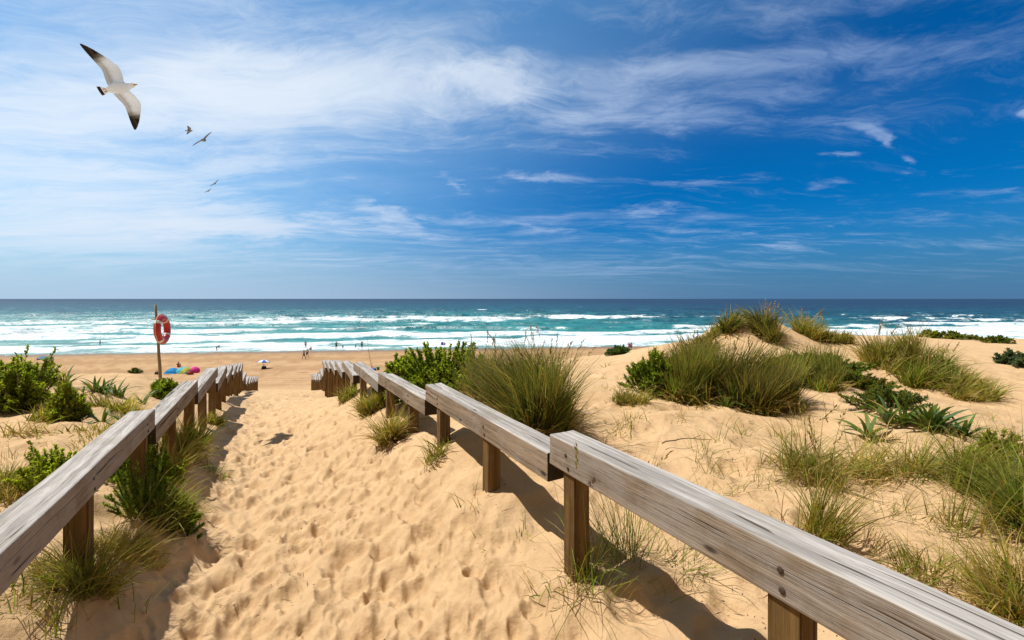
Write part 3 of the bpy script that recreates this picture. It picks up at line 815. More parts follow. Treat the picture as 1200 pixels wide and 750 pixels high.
def lily(px, py, n, L, W, label, name='sea_daffodil', group=None, pal=None, seed=0, Y=None, fans=1, spread=.1):
    """rosettes of long flat strap leaves"""
    if Y is None: p = hit(px, py)
    else: p = ((px - 600) / F * Y, Y, gz((px - 600) / F * Y, Y))
    pb = PB(seed * 77 + int(px)); r = pb.r
    pal = pal or [(BLUEG, 2), (MID, 3), ((.11, .17, .03), 2), (GOLD, .3)]
    for f in range(fans):
        fx, fy = (0, 0) if f == 0 else (r.normal(0, spread), r.normal(0, spread * .7))
        az = np.linspace(0, 2 * math.pi, n, endpoint=False) + r.normal(0, .25, n)
        b = put_on_ground(np.full(n, p[0] + fx) + .015 * np.cos(az), np.full(n, p[1] + fy) + .015 * np.sin(az))
        pb.blades(b, az, r.uniform(.15, .95, n), L * r.uniform(.6, 1.05, n), W * 1.35 * r.uniform(.8, 1.2, n), r.uniform(.5, 1.6, n), pb.pick(n, pal, .15), 7, flat=.75, taper=3.0)
    o = pb.build(name, M['strap'], None, p); o.location = p
    return tag(o, label, 'strap-leaved plant', group)

# ---- right side, nearest the fence
PAL_DK = [(OLIVE, 2), (MID, 2.6), (DARK, 3.2), (GOLD, .7), (RUST, .5)]
PAL_GR = [(GREEN, 3), (MID, 2), (OLIVE, 2), (GOLD, .5)]
PAL_OL = [(OLIVE, 3), (GREEN, 1.5), (GOLD, 1.2), (STRAW, .7)]
PAL_TAN = [(STRAW, 2.4), (GOLD, 2), (OLIVE, 1.4), (GREEN, .8)]
marram(632, 500, 132, 92, 5600, 'big dark dune grass bush with upright seed heads behind the right rail', PAL_DK, heads=26, seed=1, spread=.36, droop=.5, depth=.9, name='grass_clump')
marram(575, 474, 80, 66, 1900, 'brownish green grass clump between the leafy shrub and the big grass bush', PAL_DK, heads=8, seed=2, spread=.4, droop=.55, name='grass_clump')
shrub(516, 462, 150, 58, 620, 44, 'broad bright green leafy shrub behind the right rail, closest to the sea', [(LIME, 3), (GREEN, 3), (MID, 1)], leaf=(.030, .014), seed=3, rmin=.5)
shrub(470, 447, 50, 34, 130, 34, 'small pale green leafy shrub at the seaward end of the broad shrub', [(LIME, 2), (GREEN, 2)], leaf=(.03, .014), seed=4)
marram(437, 482, 58, 34, 900, 'olive grass tuft around the far posts of the right fence', PAL_OL, seed=5, spread=.6, name='grass_clump', depth=.6)
marram(462, 512, 52, 44, 520, 'straw coloured wispy grass tuft spilling from the right fence onto the path', PAL_TAN, seed=6, spread=.8, name='grass_clump', depth=.6)
marram(408, 468, 28, 18, 300, 'little olive tuft beside the path below the far right posts', PAL_OL, seed=7, spread=.7, name='grass_clump')
marram(511, 535, 34, 28, 110, 'short green tuft at the foot of the right fence post under the leafy shrub', PAL_OL, seed=8, spread=.9, droop=1.0, name='grass_tuft', parts=False, wind=(0, -.2))
marram(552, 592, 26, 44, 12, 'thin bent green blades sticking out of the path sand before the right fence', PAL_GR, seed=9, spread=.6, name='grass_sprig', parts=False, bw=.005)
marram(585, 632, 70, 22, 16, 'flattened green grass sprig lying on the sand left of the near right post', PAL_GR, seed=10, spread=1.6, droop=.6, name='grass_sprig', parts=False, wind=(-.6, -.1), bw=.006)
marram(678, 682, 70, 140, 80, 'loose tall grass strands around the near right post', PAL_GR, seed=11, spread=.8, droop=1.7, name='grass_clump', bw=.005, heads=3, wind=(.2, -.1))
marram(735, 652, 70, 120, 110, 'thin green grass sprig under the near right rail with a fan of shadows', PAL_GR, seed=12, spread=.6, droop=.9, name='grass_clump', bw=.004, heads=6, wind=(.1, 0))
marram(640, 695, 60, 60, 14, 'long yellow green strands trailing over the path left of the near right post', PAL_GR, seed=13, spread=1.4, droop=1.3, name='grass_sprig', parts=False, wind=(-.6, -.2), bw=.005)
marram(810, 655, 70, 55, 46, 'low flattened green sprig right of the near right rail post gap', PAL_GR, seed=14, spread=1.3, droop=.9, name='grass_sprig', parts=False, bw=.004)
# ---- the grassy belt of the right dune
shrub(768, 458, 74, 46, 240, 34, 'light green shrubby clump at the foot of the right dune', [(LIME, 1.4), (GREEN, 3), (MID, 2)], leaf=(.04, .010), seed=15, up=.9)
marram(808, 464, 110, 56, 3200, 'tall green marram clump left of the middle of the right dune', PAL_GR, seed=16, spread=.30, droop=.30, wind=(.2, 0), name='grass_clump', heads=10)
marram(872, 474, 132, 60, 4600, 'wide olive marram clump with a shaded foot in the middle of the right dune', PAL_DK, seed=17, spread=.30, droop=.30, wind=(.2, 0), name='grass_clump', heads=12)
marram(948, 450, 116, 40, 2500, 'mid green marram clump right of the wide olive clump', PAL_GR, seed=18, spread=.30, droop=.30, wind=(.2, 0), name='grass_clump')
marram(798, 424, 90, 26, 1000, 'reddish brown marram bank climbing towards the dune crest', [(OLIVE, 2), (RUST, 1.2), (MID, 1.6), (GOLD, .6)], seed=19, spread=.45, name='grass_clump')
marram(852, 386, 32, 22, 420, 'small round grass tuft, first on the dune crest from the sea side', PAL_DK, seed=20, spread=.5, name='grass_clump', heads=4)
marram(828, 400, 36, 18, 330, 'low thin tuft just below the first crest tuft', PAL_OL, seed=21, spread=.5, name='grass_clump')
marram(903, 395, 46, 32, 1000, 'dark rounded grass tuft on top of the dune crest', PAL_DK, seed=22, spread=.42, name='grass_clump', heads=6)
marram(957, 398, 62, 28, 900, 'wide leaning grass tuft on the dune crest right of the dark rounded one', PAL_OL, seed=23, spread=.5, name='grass_clump', heads=6, wind=(.6, 0))
marram(990, 402, 24, 20, 240, 'narrow olive tuft at the right end of the dune crest', PAL_OL, seed=24, spread=.5, name='grass_clump')
marram(735, 470, 50, 22, 300, 'thin green fringe of grass left of the dune shrub', PAL_OL, seed=25, spread=.7, name='grass_clump')
marram(905, 478, 80, 20, 380, 'short olive grass fringe in front of the wide olive clump', PAL_OL, seed=26, spread=.9, name='grass_clump')
marram(1048, 426, 80, 38, 1200, 'olive marram clump at the top of the sloping grass ridge', PAL_OL, seed=27, spread=.5, droop=.6, name='grass_clump', wind=(.7, -.1), heads=6)
marram(1090, 442, 80, 36, 1100, 'green marram clump midway down the sloping grass ridge', PAL_GR, seed=28, spread=.55, droop=.8, name='grass_clump', wind=(.8, -.1), heads=5)
marram(1132, 464, 66, 32, 760, 'swept grass clump at the lower end of the sloping grass ridge', PAL_OL, seed=29, spread=.6, droop=1.0, name='grass_clump', wind=(.9, -.2))
shrub(965, 432, 130, 15, 260, 34, 'flat mat of dark green creeping succulent on the dune', [(MID, 3), (DARK, 1), (GREEN, 2), (RUST, .4)], leaf=(.034, .012), name='creeping_succulent', cat='ground plant', seed=30, depth=.5, rmin=.2)
shrub(1003, 452, 110, 15, 220, 32, 'second creeping succulent mat lower down, tinged red', [(MID, 2.2), (GREEN, 1.6), (OLIVE, 1), (RUST, .8)], leaf=(.034, .012), name='creeping_succulent', cat='ground plant', seed=31, depth=.5, rmin=.2)
lily(850, 476, 13, .42, .022, 'grey green strap leaves under the wide olive marram clump', seed=32)
lily(872, 472, 8, .34, .02, 'yellowing strap leaves beside the grey green ones', seed=33, pal=[((.42, .33, .04), 2), (GREEN, 1)])
lily(1092, 506, 20, .40, .036, 'large dark rosette of strap leaves on the right slope', seed=34, fans=2, spread=.12)
lily(1018, 512, 11, .34, .032, 'splayed strap-leaved plant left of the large dark rosette', seed=35)
lily(1058, 498, 12, .36, .026, 'smaller rosette of strap leaves above the splayed one', seed=36, fans=2, spread=.15)
lily(1128, 512, 12, .32, .024, 'olive strap leaves right of the large rosette', seed=37, fans=2, spread=.12)
shrub(1040, 478, 90, 26, 150, 26, 'low grey green herb patch between the succulent mat and the large rosette', [(BLUEG, 2), (OLIVE, 2), (MID, 1)], leaf=(.03, .008), seed=38, name='dune_herb', cat='dune herb')
# ---- right foreground dune
marram(940, 552, 120, 76, 460, 'sprawling olive grass clump on the sand above the near right rail', PAL_OL, seed=40, spread=1.0, droop=1.1, name='grass_clump', wind=(-.1, 0), heads=8)
marram(1005, 558, 90, 66, 300, 'thin straw tipped grass clump right of the sprawling olive clump', PAL_TAN, seed=41, spread=.95, droop=1.0, name='grass_clump')
marram(1070, 562, 86, 66, 400, 'green and gold grass clump in the middle of the right foreground', PAL_OL, seed=42, spread=.95, droop=1.1, name='grass_clump')
marram(1142, 568, 84, 72, 900, 'dense yellow green grass clump under the strap-leaved rosettes', [(GREEN, 2), (OLIVE, 2), (GOLD, 1.2), (LIME, .6)], seed=43, spread=.85, droop=1.1, name='grass_clump')
marram(1212, 628, 92, 120, 2700, 'tall dense dark green grass bush at the right edge of the picture', [(GREEN, 2), (MID, 2.4), (OLIVE, 1.6), (GOLD, .8)], seed=44, spread=.75, droop=1.2, name='grass_clump', heads=6)
marram(1200, 724, 84, 116, 1300, 'golden dry grass bush beside the near right rail in the lower corner', [(GOLD, 2.4), (STRAW, 1.4), (OLIVE, 2), (GREEN, 1)], seed=45, spread=.7, droop=1.1, name='grass_clump')
marram(966, 626, 96, 92, 260, 'leaning sparse grass clump just over the near right rail', PAL_OL, seed=47, spread=.6, droop=.6, name='grass_clump', wind=(-.4, 0), heads=5)
marram(1075, 668, 90, 74, 130, 'sparse stiff blades leaning just over the near right rail', PAL_OL, seed=48, spread=.8, droop=.6, name='grass_clump', wind=(-.5, .1))
marram(1120, 612, 40, 74, 60, 'upright thin blades beside the tall dark grass bush', PAL_OL, seed=49, spread=.4, droop=.5, name='grass_clump')
shrub(1168, 548, 70, 40, 150, 26, 'yellow green leafy herb among the dense grass on the right', [(LIME, 2), (OLIVE, 2), (GREEN, 1)], leaf=(.03, .012), seed=50, name='dune_herb', cat='dune herb')
# ---- far right
shrub(724, 416, 30, 8, 80, 24, 'low grey green bush in the gap before the beach', [(BLUEG, 2), (MID, 1.5)], leaf=(.04, .016), seed=51, name='low_bush')
shrub(1192, 428, 46, 15, 120, 26, 'grey leaved bush on the open sand at the right edge', [((.13, .16, .10), 2), (BLUEG, 1.5)], leaf=(.034, .018), seed=52, name='low_bush')
shrub(1168, 402, 34, 8, 70, 20, 'dark low bush on the far sand flat', [(MID, 1), (DARK, 1), (OLIVE, 1)], leaf=(.04, .016), seed=53, name='low_bush')
shrub(1112, 397, 60, 7, 70, 18, 'long thin line of olive bushes on the far sand flat', [(OLIVE, 1), (MID, 1)], leaf=(.05, .02), seed=54, name='low_bush')
shrub(1088, 394, 18, 7, 40, 18, 'pale olive bush at the left end of the far sand flat', [(OLIVE, 2), (GREEN, 1)], leaf=(.05, .02), seed=55, name='low_bush')
shrub(1200, 396, 24, 14, 60, 20, 'olive bush on the skyline at the right edge', [(OLIVE, 2), (GREEN, 1)], leaf=(.05, .02), seed=56, name='low_bush')
# ---- left dune
PAL_LF = [(LIME, 3), (GREEN, 3), (MID, .8), (OLIVE, .6)]
shrub(20, 478, 92, 68, 400, 40, 'tall bright green leafy shrub at the left edge', PAL_LF, leaf=(.030, .012), seed=60, rmin=.5)
shrub(80, 494, 54, 48, 230, 34, 'yellow green feathery shrub right of the tall left shrub', [(LIME, 2), (OLIVE, 1.4), (GREEN, 2)], leaf=(.03, .009), seed=62, up=1.0)
marram(62, 452, 46, 44, 46, 'arching bare grass stalks rising over the left shrubs', PAL_TAN, seed=63, spread=.5, droop=1.3, name='grass_sprig', parts=False, wind=(.5, 0))
lily(112, 460, 14, .46, .030, 'dark strap-leaved plant on the left dune crest', seed=64, fans=3, spread=.25)
lily(142, 466, 12, .42, .028, 'second dark strap-leaved plant, right of the first on the left crest', seed=65, fans=2, spread=.18)
lily(168, 474, 9, .40, .026, 'lone rosette of long grey green leaves below the lifebuoy pole', seed=66)
shrub(196, 468, 46, 22, 150, 36, 'dark green bushy herb beside the left fence under the lifebuoy', [(MID, 2), (GREEN, 2.4), (LIME, .7)], leaf=(.044, .014), seed=67, up=.9, name='dune_herb', cat='dune herb')
lily(120, 496, 9, .40, .026, 'small splay of strap leaves in the middle of the left sand', seed=68)
lily(150, 500, 9, .38, .026, 'grey green strap leaves nearest the left rail', seed=69, fans=2, spread=.15)
marram(112, 506, 60, 26, 90, 'sparse yellow green grass patch below the feathery shrub', PAL_OL, seed=70, spread=.7, name='grass_clump')
marram(28, 508, 60, 26, 60, 'dry straw grass in front of the tall left shrub', PAL_TAN, seed=71, spread=.7, name='grass_clump')
shrub(62, 572, 84, 46, 210, 34, 'bright lime green rounded shrub behind the near left rail', [(LIME, 4), (GREEN, 1)], leaf=(.024, .013), seed=72, rmin=.5)
marram(8, 585, 50, 66, 130, 'tangled pale stalks at the left edge behind the rail', PAL_TAN, seed=73, spread=.8, droop=1.2, name='grass_clump')
marram(10, 566, 44, 32, 190, 'small olive tuft left of the lime green shrub', PAL_OL, seed=74, spread=.8, name='grass_clump')
shrub(158, 438, 20, 7, 60, 18, 'little dark tuft on the sand beside the lifebuoy pole', [(DARK, 1.5), (MID, 2)], leaf=(.028, .009), seed=75, name='low_bush', up=.8)
marram(108, 692, 90, 72, 900, 'thick tussock of green and dry grass around the near left post', [(GREEN, 2), (OLIVE, 2), (GOLD, 1.3), (STRAW, 1.2)], seed=76, spread=.8, droop=1.3, name='grass_clump', wind=(.15, -.2), bw=.005)
marram(150, 650, 84, 50, 700, 'golden grass clump between the first two left posts', PAL_TAN, seed=77, spread=.8, droop=1.0, name='grass_clump')
shrub(168, 608, 92, 78, 70, 130, 'dark green needle-leaved shrub with upright shoots under the left rail', [(MID, 2), (GREEN, 4), (LIME, .8), (BLUEG, 1)], leaf=(.026, .0055), seed=78, up=1.1, along=True, rmin=.8, name='needle_shrub')
shrub(216, 622, 62, 40, 34, 120, 'low dark needle-leaved shoots sprawling onto the path', [(DARK, .8), (MID, 2), (GREEN, 3)], leaf=(.026, .0055), seed=79, up=1.1, along=True, rmin=.8, name='needle_shrub')
marram(198, 562, 54, 50, 640, 'yellow brown grass clump along the second left rail', [(GOLD, 2), (OLIVE, 2.4), (GREEN, 1.4), (STRAW, .8)], seed=80, spread=.6, droop=.9, name='grass_clump')
shrub(225, 530, 40, 30, 90, 40, 'small leafy green shrub between the left posts below the second rail', PAL_LF, leaf=(.024, .010), seed=90)
marram(232, 518, 34, 30, 420, 'straw and green grass under the third left rail', PAL_OL, seed=91, spread=.6, droop=.9, name='grass_clump')
marram(250, 497, 22, 16, 200, 'low grass by the far left posts', PAL_OL, seed=92, spread=.7, name='grass_clump')
shrub(182, 566, 60, 56, 110, 44, 'mid green leafy shrub behind the second left post', PAL_LF, leaf=(.024, .009), seed=93, up=.9)
marram(130, 480, 60, 30, 260, 'yellow green grass among the strap leaves on the left crest', PAL_OL, seed=94, spread=.7, name='grass_clump')
marram(60, 492, 70, 30, 260, 'olive and straw grass between the two left shrubs', PAL_OL, seed=95, spread=.7, name='grass_clump')
marram(215, 538, 50, 52, 640, 'olive grass growing through the left fence posts', PAL_OL, seed=81, spread=.6, droop=.9, name='grass_clump')
shrub(556, 464, 70, 54, 200, 44, 'bright green leafy growth merging into the big grass bush', [(LIME, 2), (GREEN, 3), (MID, 1.4)], leaf=(.028, .012), seed=96, rmin=.5)
shrub(148, 566, 50, 44, 110, 44, 'yellow green leafy shoots behind the near left rail end', PAL_LF, leaf=(.022, .009), seed=97, up=.9)
marram(190, 606, 74, 52, 520, 'bright green grass among the needle-leaved shoots under the left rail', [(GREEN, 3), (LIME, 1.4), (OLIVE, 2), (GOLD, 1)], seed=98, spread=.8, droop=1.1, name='grass_clump')
marram(80, 668, 46, 44, 260, 'dry tangled grass on the outer side of the near left post', PAL_TAN, seed=99, spread=.9, droop=1.2, name='grass_clump')
marram(245, 552, 44, 26, 60, 'creeping green sprigs in the shadow of the left fence', PAL_GR, seed=82, spread=1.4, name='grass_sprig', parts=False)
marram(30, 706, 90, 62, 40, 'long fallen green blades on the sand at the lower left', PAL_GR, seed=83, spread=1.3, droop=.7, name='grass_sprig', parts=False)
marram(66, 735, 60, 66, 24, 'thin twig-like blades at the bottom left corner', PAL_OL, seed=84, spread=.7, name='grass_sprig', parts=False)
marram(160, 712, 46, 60, 16, 'small forked sprig in the left fence shadow', PAL_GR, seed=85, spread=.6, name='grass_sprig', parts=False)
# ---- scattered sprigs nothing tells apart
spots = []
rs = np.random.default_rng(44)
for (x0, x1, y0, y1, n) in [(690, 880, 478, 560, 24), (880, 1180, 490, 560, 22), (820, 1000, 560, 640, 15), (1000, 1180, 590, 690, 16), (700, 860, 600, 720, 8), (70, 180, 480, 540, 10), (0, 110, 500, 560, 7), (1060, 1190, 402, 440, 6), (700, 740, 425, 470, 6), (0, 100, 640, 740, 6), (1030, 1150, 405, 500, 6), (255, 300, 470, 520, 4), (735, 1010, 442, 482, 24), (1000, 1160, 468, 520, 14)]:
    for _ in range(n): spots.append((rs.uniform(x0, x1), rs.uniform(y0, y1)))
for i, (a, b) in enumerate(spots):
    p = hit(a, b)
    if xl(p[1]) + .2 < p[0] < xr(p[1]) - .05 and p[0] > xl(p[1]) + .5: continue
    hp = rs.uniform(.12, .30) / (p[1] / F)
    marram(a, b, hp * .9, hp, int(rs.integers(9, 26)), 'thin sparse grass sprig on the bare dune sand', PAL_OL if i % 3 else PAL_TAN, group='grass sprigs scattered over the dune sand', name='grass_sprig', parts=False, spread=1.0, droop=.8, seed=200 + i, bw=.0036)

# ------------------------------------------------------------------ lifebuoy on its pole
M['red'] = plain('lifebuoy_red', (.50, .022, .014), .38, .5, .15, 9)
M['white'] = plain('white_band', (.72, .72, .70), .5, .4, .06)
M['pole'] = plain('pole_wood', (.26, .19, .10), .75, .2, .3, 20)
M['rope'] = plain('rope', (.55, .50, .40), .8, .2, .2, 60)
def lifebuoy():
    Y = 10.8
    def at(px, py, y): return Vector(((px - 600) / F * y, y, -(py - HZ) / F * y))
    t0 = at(182.3, 357, Y); b0 = at(189.0, 441, Y)
    b0.z = gz(b0.x, b0.y) - .3
    root = empty('lifebuoy_pole', (b0.x, b0.y, b0.z + .3), 'thin leaning wooden pole that carries the red lifebuoy', 'pole')
    bm = bmesh.new(); rr = random.Random(3)
    n = 12
    pts = [t0.lerp(b0, i / n) + Vector((rr.uniform(-.006, .006), rr.uniform(-.006, .006), 0)) for i in range(n + 1)]
    tube(bm, pts, [.024 + .014 * i / n for i in range(n + 1)], 8)
    for v in bm.verts: v.co -= root.location
    bm_obj('shaft', bm, M['pole'], root, True)
    # two pegs that hold the ring
    c = at(190.2, 386, Y - .10)
    ax = at(184.0, 374.5, Y)
    bm = bmesh.new(); tube(bm, [ax + Vector((0, .05, 0)), ax + Vector((.03, -.20, .02))], .012, 6)
    for v in bm.verts: v.co -= root.location
    bm_obj('peg', bm, M['pole'], root, True)
    ring = empty('lifebuoy', c, 'red and white lifebuoy hanging on the leaning pole', 'lifebuoy')
    R, r = .285, .088
    # ring axis: seen obliquely, long side leaning with the pole
    ax_n = Vector((.93, .33, .05)).normalized(); upv = Vector((.16, 0, 1)); upv = (upv - ax_n * upv.dot(ax_n)).normalized(); sd_ = upv.cross(ax_n)
    ring.matrix_world = Matrix.Translation(c) @ Matrix((sd_, upv, ax_n)).transposed().to_4x4()
    bands = [math.radians(a) for a in (52, 142, 232, 322)]
    def torus(a0, a1, rr_, name, mat, seg):
        bm = bmesh.new(); rings = []
        for i in range(seg + 1):
            a = a0 + (a1 - a0) * i / seg
            rings.append([bm.verts.new(((R + rr_ * math.cos(b)) * math.cos(a), (R + rr_ * math.cos(b)) * math.sin(a), rr_ * .82 * math.sin(b))) for b in [2 * math.pi * k / 16 for k in range(16)]])
        full = abs(a1 - a0 - 2 * math.pi) < 1e-4
        for i in range(seg):
            A, B = rings[i], rings[i + 1]
            for k in range(16): bm.faces.new((A[k], A[(k + 1) % 16], B[(k + 1) % 16], B[k]))
        bmesh.ops.remove_doubles(bm, verts=bm.verts, dist=1e-5)
        bmesh.ops.recalc_face_normals(bm, faces=bm.faces)
        return bm_obj(name, bm, mat, ring, True)
    torus(0, 2 * math.pi, r, 'float_ring', M['red'], 48)
    for a in bands: torus(a - .115, a + .115, r + .004, 'band', M['white'], 6)
    bm = bmesh.new(); pts = []
    for i in range(49):
        a = 2 * math.pi * i / 48; ph = ((a - bands[0]) / (math.pi / 2)) % 1
        rad = R + r + .006 + .012 * math.sin(ph * math.pi)
        pts.append((rad * math.cos(a), rad * math.sin(a), 0))
    tube(bm, pts, .008, 6, False)
    bm_obj('grab_rope', bm, M['rope'], ring, True)
lifebuoy()

# ------------------------------------------------------------------ people on the beach
def sun_mat(name, col, rough=.7): return plain(name, col, rough, .3, .15, 6)
SKIN = [sun_mat('skin_tan', (.36, .19, .11)), sun_mat('skin_brown', (.24, .12, .065)), sun_mat('skin_pale', (.48, .29, .20))]
HAIR = [sun_mat('hair_dark', (.025, .016, .012)), sun_mat('hair_brown', (.09, .05, .025))]
CLOTH = {k: sun_mat('cloth_' + k, c) for k, c in dict(navy=(.02, .03, .10), red=(.42, .04, .05), black=(.02, .02, .024), white=(.65, .65, .63), pink=(.55, .12, .22), teal=(.03, .22, .25), purple=(.12, .05, .30), blue=(.03, .14, .50)).items()}
def person(x, y, z, h, face, pose, label, skin=0, hair=0, cloth='navy', top=None, group=None, seed=0):
    """one continuous skinned body; bathing clothes and hair are shells of its own faces"""
    root = empty('person', (x, y, z), label, 'person', group, rz=face)
    s = h / 1.72
    J = {}
    # x right, y forward, z up, for a 1.72 m adult
    if pose in ('stand', 'walk', 'wade'):
        J = dict(pel=(0, 0, .93), bel=(0, .01, 1.08), che=(0, 0, 1.28), neck=(0, 0, 1.45), chin=(0, .02, 1.53), crown=(0, .02, 1.66))
        st = .24 if pose == 'walk' else .04
        for sg, k in ((-1, 'l'), (1, 'r')):
            f = st * sg
            J['hip' + k] = (sg * .09, 0, .88); J['kn' + k] = (sg * .10, f * .6 + .03, .48); J['an' + k] = (sg * .11, f - (.05 if f < 0 else 0), .07); J['to' + k] = (sg * .125, f + .14, .03)
            J['sh' + k] = (sg * .19, 0, 1.39); J['el' + k] = (sg * .26, -f * .5 - .02, 1.12); J['wr' + k] = (sg * .24, -f + .08, .88); J['ha' + k] = (sg * .235, -f + .12, .77)
        if seed % 3 == 1: J['elr'] = (.30, .10, 1.16); J['wrr'] = (.16, .26, 1.24); J['har'] = (.08, .28, 1.30)
    elif pose == 'bend':
        J = dict(pel=(0, -.08, .88), bel=(0, .06, 1.0), che=(0, .24, 1.10), neck=(0, .38, 1.17), chin=(0, .44, 1.18), crown=(0, .55, 1.24))
        for sg, k in ((-1, 'l'), (1, 'r')):
            f = .16 * sg
            J['hip' + k] = (sg * .09, -.07, .84); J['kn' + k] = (sg * .10, f * .5 + .04, .46); J['an' + k] = (sg * .11, f - .04, .07); J['to' + k] = (sg * .12, f + .12, .03)
            J['sh' + k] = (sg * .18, .32, 1.12); J['el' + k] = (sg * .22, .36, .86); J['wr' + k] = (sg * .18, .42, .62); J['ha' + k] = (sg * .17, .45, .52)
    else:  # sitting on the sand
        J = dict(pel=(0, 0, .10), bel=(0, -.03, .26), che=(0, -.02, .46), neck=(0, .02, .63), chin=(0, .05, .71), crown=(0, .05, .84))
        for sg, k in ((-1, 'l'), (1, 'r')):
            J['hip' + k] = (sg * .10, .04, .10); J['kn' + k] = (sg * .15, .40, .42); J['an' + k] = (sg * .13, .62, .06); J['to' + k] = (sg * .14, .76, .03)
            J['sh' + k] = (sg * .18, 0, .57); J['el' + k] = (sg * .25, .16, .38); J['wr' + k] = (sg * .16, .36, .40); J['ha' + k] = (sg * .10, .44, .42)
    rad = dict(pel=.145, bel=.125, che=.15, neck=.055, chin=.075, crown=.085)
    for k in 'lr':
        rad.update({'hip' + k: .095, 'kn' + k: .058, 'an' + k: .04, 'to' + k: .032, 'sh' + k: .062, 'el' + k: .042, 'wr' + k: .03, 'ha' + k: .036})
    names = list(J); idx = {n: i for i, n in enumerate(names)}
    E_ = [('pel', 'bel'), ('bel', 'che'), ('che', 'neck'), ('neck', 'chin'), ('chin', 'crown')]
    for k in 'lr':
        E_ += [('pel', 'hip' + k), ('hip' + k, 'kn' + k), ('kn' + k, 'an' + k), ('an' + k, 'to' + k), ('che', 'sh' + k), ('sh' + k, 'el' + k), ('el' + k, 'wr' + k), ('wr' + k, 'ha' + k)]
    me = bpy.data.meshes.new('skeleton')
    me.from_pydata([tuple(c * s for c in J[n]) for n in names], [(idx[a], idx[b]) for a, b in E_], [])
    tmp = bpy.data.objects.new('skeleton', me); COL.objects.link(tmp)
    md = tmp.modifiers.new('skin', 'SKIN'); md.use_smooth_shade = True
    for i, n in enumerate(names):
        v = me.skin_vertices[0].data[i]; rr = rad[n] * s; v.radius = (rr, rr * (.72 if n in ('che', 'bel', 'pel') else 1)); v.use_root = (n == 'pel')
    sb = tmp.modifiers.new('sub', 'SUBSURF'); sb.levels = 1; sb.render_levels = 1
    dg = bpy.context.evaluated_depsgraph_get(); dg.update()
    body = bpy.data.meshes.new_from_object(tmp.evaluated_get(dg)); body.name = 'body'
    bpy.data.objects.remove(tmp); bpy.data.meshes.remove(me)
    body.materials.clear(); body.materials.append(SKIN[skin])
    ob = bpy.data.objects.new('body', body); link(ob, root)
    def shell(name, mat, test, off):
        bm = bmesh.new(); bm.from_mesh(body); bm.normal_update()
        kill = [f for f in bm.faces if not test(f.calc_center_median() / s)]
        bmesh.ops.delete(bm, geom=kill, context='FACES')
        if not bm.faces: bm.free(); return
        for v in bm.verts: v.co += v.normal * off * s
        bm_obj(name, bm, mat, root, True)
    pz, cz, hz = J['pel'][2], J['che'][2], J['chin'][2]
    def dist(p, q): return (p - Vector(q)).length
    if pose == 'sit':
        shell('swimwear', CLOTH[cloth], lambda c: c.z < .24 and c.y < .16, .012)
    else:
        shell('swimwear', CLOTH[cloth], lambda c: pz - .25 < c.z < pz + .10 and abs(c.x) < .21 and c.y < J['pel'][1] + .22, .012)
    if top: shell('top', CLOTH[top], lambda c: dist(c, J['che']) < .21, .012)
    cr = Vector(J['crown']); ch = Vector(J['chin']); fw = Vector((0, 1, 0))
    shell('hair', HAIR[hair], lambda c: dist(c, cr) < .15 and (c - ch).dot((cr - ch).normalized()) > .02 and not ((c - cr).y > .045 and (c - cr).z < .03), .014)
    # a small face: nose and brow ridge stand on the head
    return root
def beach_at(px, py, z=None):
    u = (px - 600) / F
    zz = -10.4
    for _ in range(12):
        Y = -zz * F / (py - HZ); zz = max(gz(u * Y, Y), SEA_Z - .25)
    return u * Y, Y, zz
ppl = [
    (117.3, 406.3, 1.66, 2.2, 'wade', 'lone bather wading in the white surf left of the lifebuoy', 1, 0, 'navy', None),
    (254, 411.8, 1.66, -1.3, 'bend', 'person stooping at the water edge right of the lifebuoy', 1, 0, 'black', None),
    (209, 430.5, 1.70, .4, 'sit', 'sunbather with dark hair behind the colourful beach tents', 1, 0, 'red', None),
    (356.2, 421.4, 1.72, 2.6, 'walk', 'walker in black shorts, left one of the nearer couple on the beach', 1, 0, 'black', None),
    (360.0, 419.6, 1.70, 3.3, 'walk', 'walker in a white top, right one of the nearer couple on the beach', 0, 0, 'navy', 'white'),
    (358.2, 408.6, 1.68, .5, 'stand', 'person standing at the water line beyond the walking couple', 0, 0, 'red', None),
    (364.5, 410.4, 1.60, 1.3, 'sit', 'person in pink sitting on the sand right of the walking couple', 2, 1, 'pink', 'pink'),
    (394.2, 409.8, 1.78, .1, 'stand', 'tall dark bather facing the waves above the fence end', 1, 0, 'black', None),
    (401.8, 409.8, 1.02, .2, 'stand', 'small child in navy beside the tall dark bather', 1, 0, 'navy', 'navy'),
    (416.8, 409.0, 1.10, -.2, 'stand', 'child in blue standing in the shallows', 0, 1, 'blue', 'blue'),
    (424.2, 409.0, 1.80, 0, 'stand', 'broad bather in dark trunks right of the child in blue', 1, 0, 'black', None),
    (420.6, 409.8, .80, 1.0, 'sit', 'toddler sitting between the child in blue and the broad bather', 2, 1, 'red', None),
    (521.0, 405.3, 1.68, .3, 'sit', 'person in purple seated beside the purple beach chair', 1, 0, 'purple', 'purple'),
    (737.0, 410.6, 1.68, 2.8, 'stand', 'person in a pink wrap in the gap between the dunes', 0, 0, 'pink', 'pink'),
    (739.6, 410.8, 1.76, 3.0, 'stand', 'person in dark trunks next to the one in the pink wrap', 1, 0, 'navy', None),
    (578.5, 402.4, 1.70, .3, 'wade', 'bather in the surf beyond the right grass bush', 1, 0, 'black', None),
]
for i, (px, py, h, fc, pose, lab, sk, hr, cl, tp) in enumerate(ppl):
    x, y, z = beach_at(px, py)
    person(x, y, z, h, fc, pose, lab, sk, hr, cl, tp, 'bathers and walkers on the beach', i)

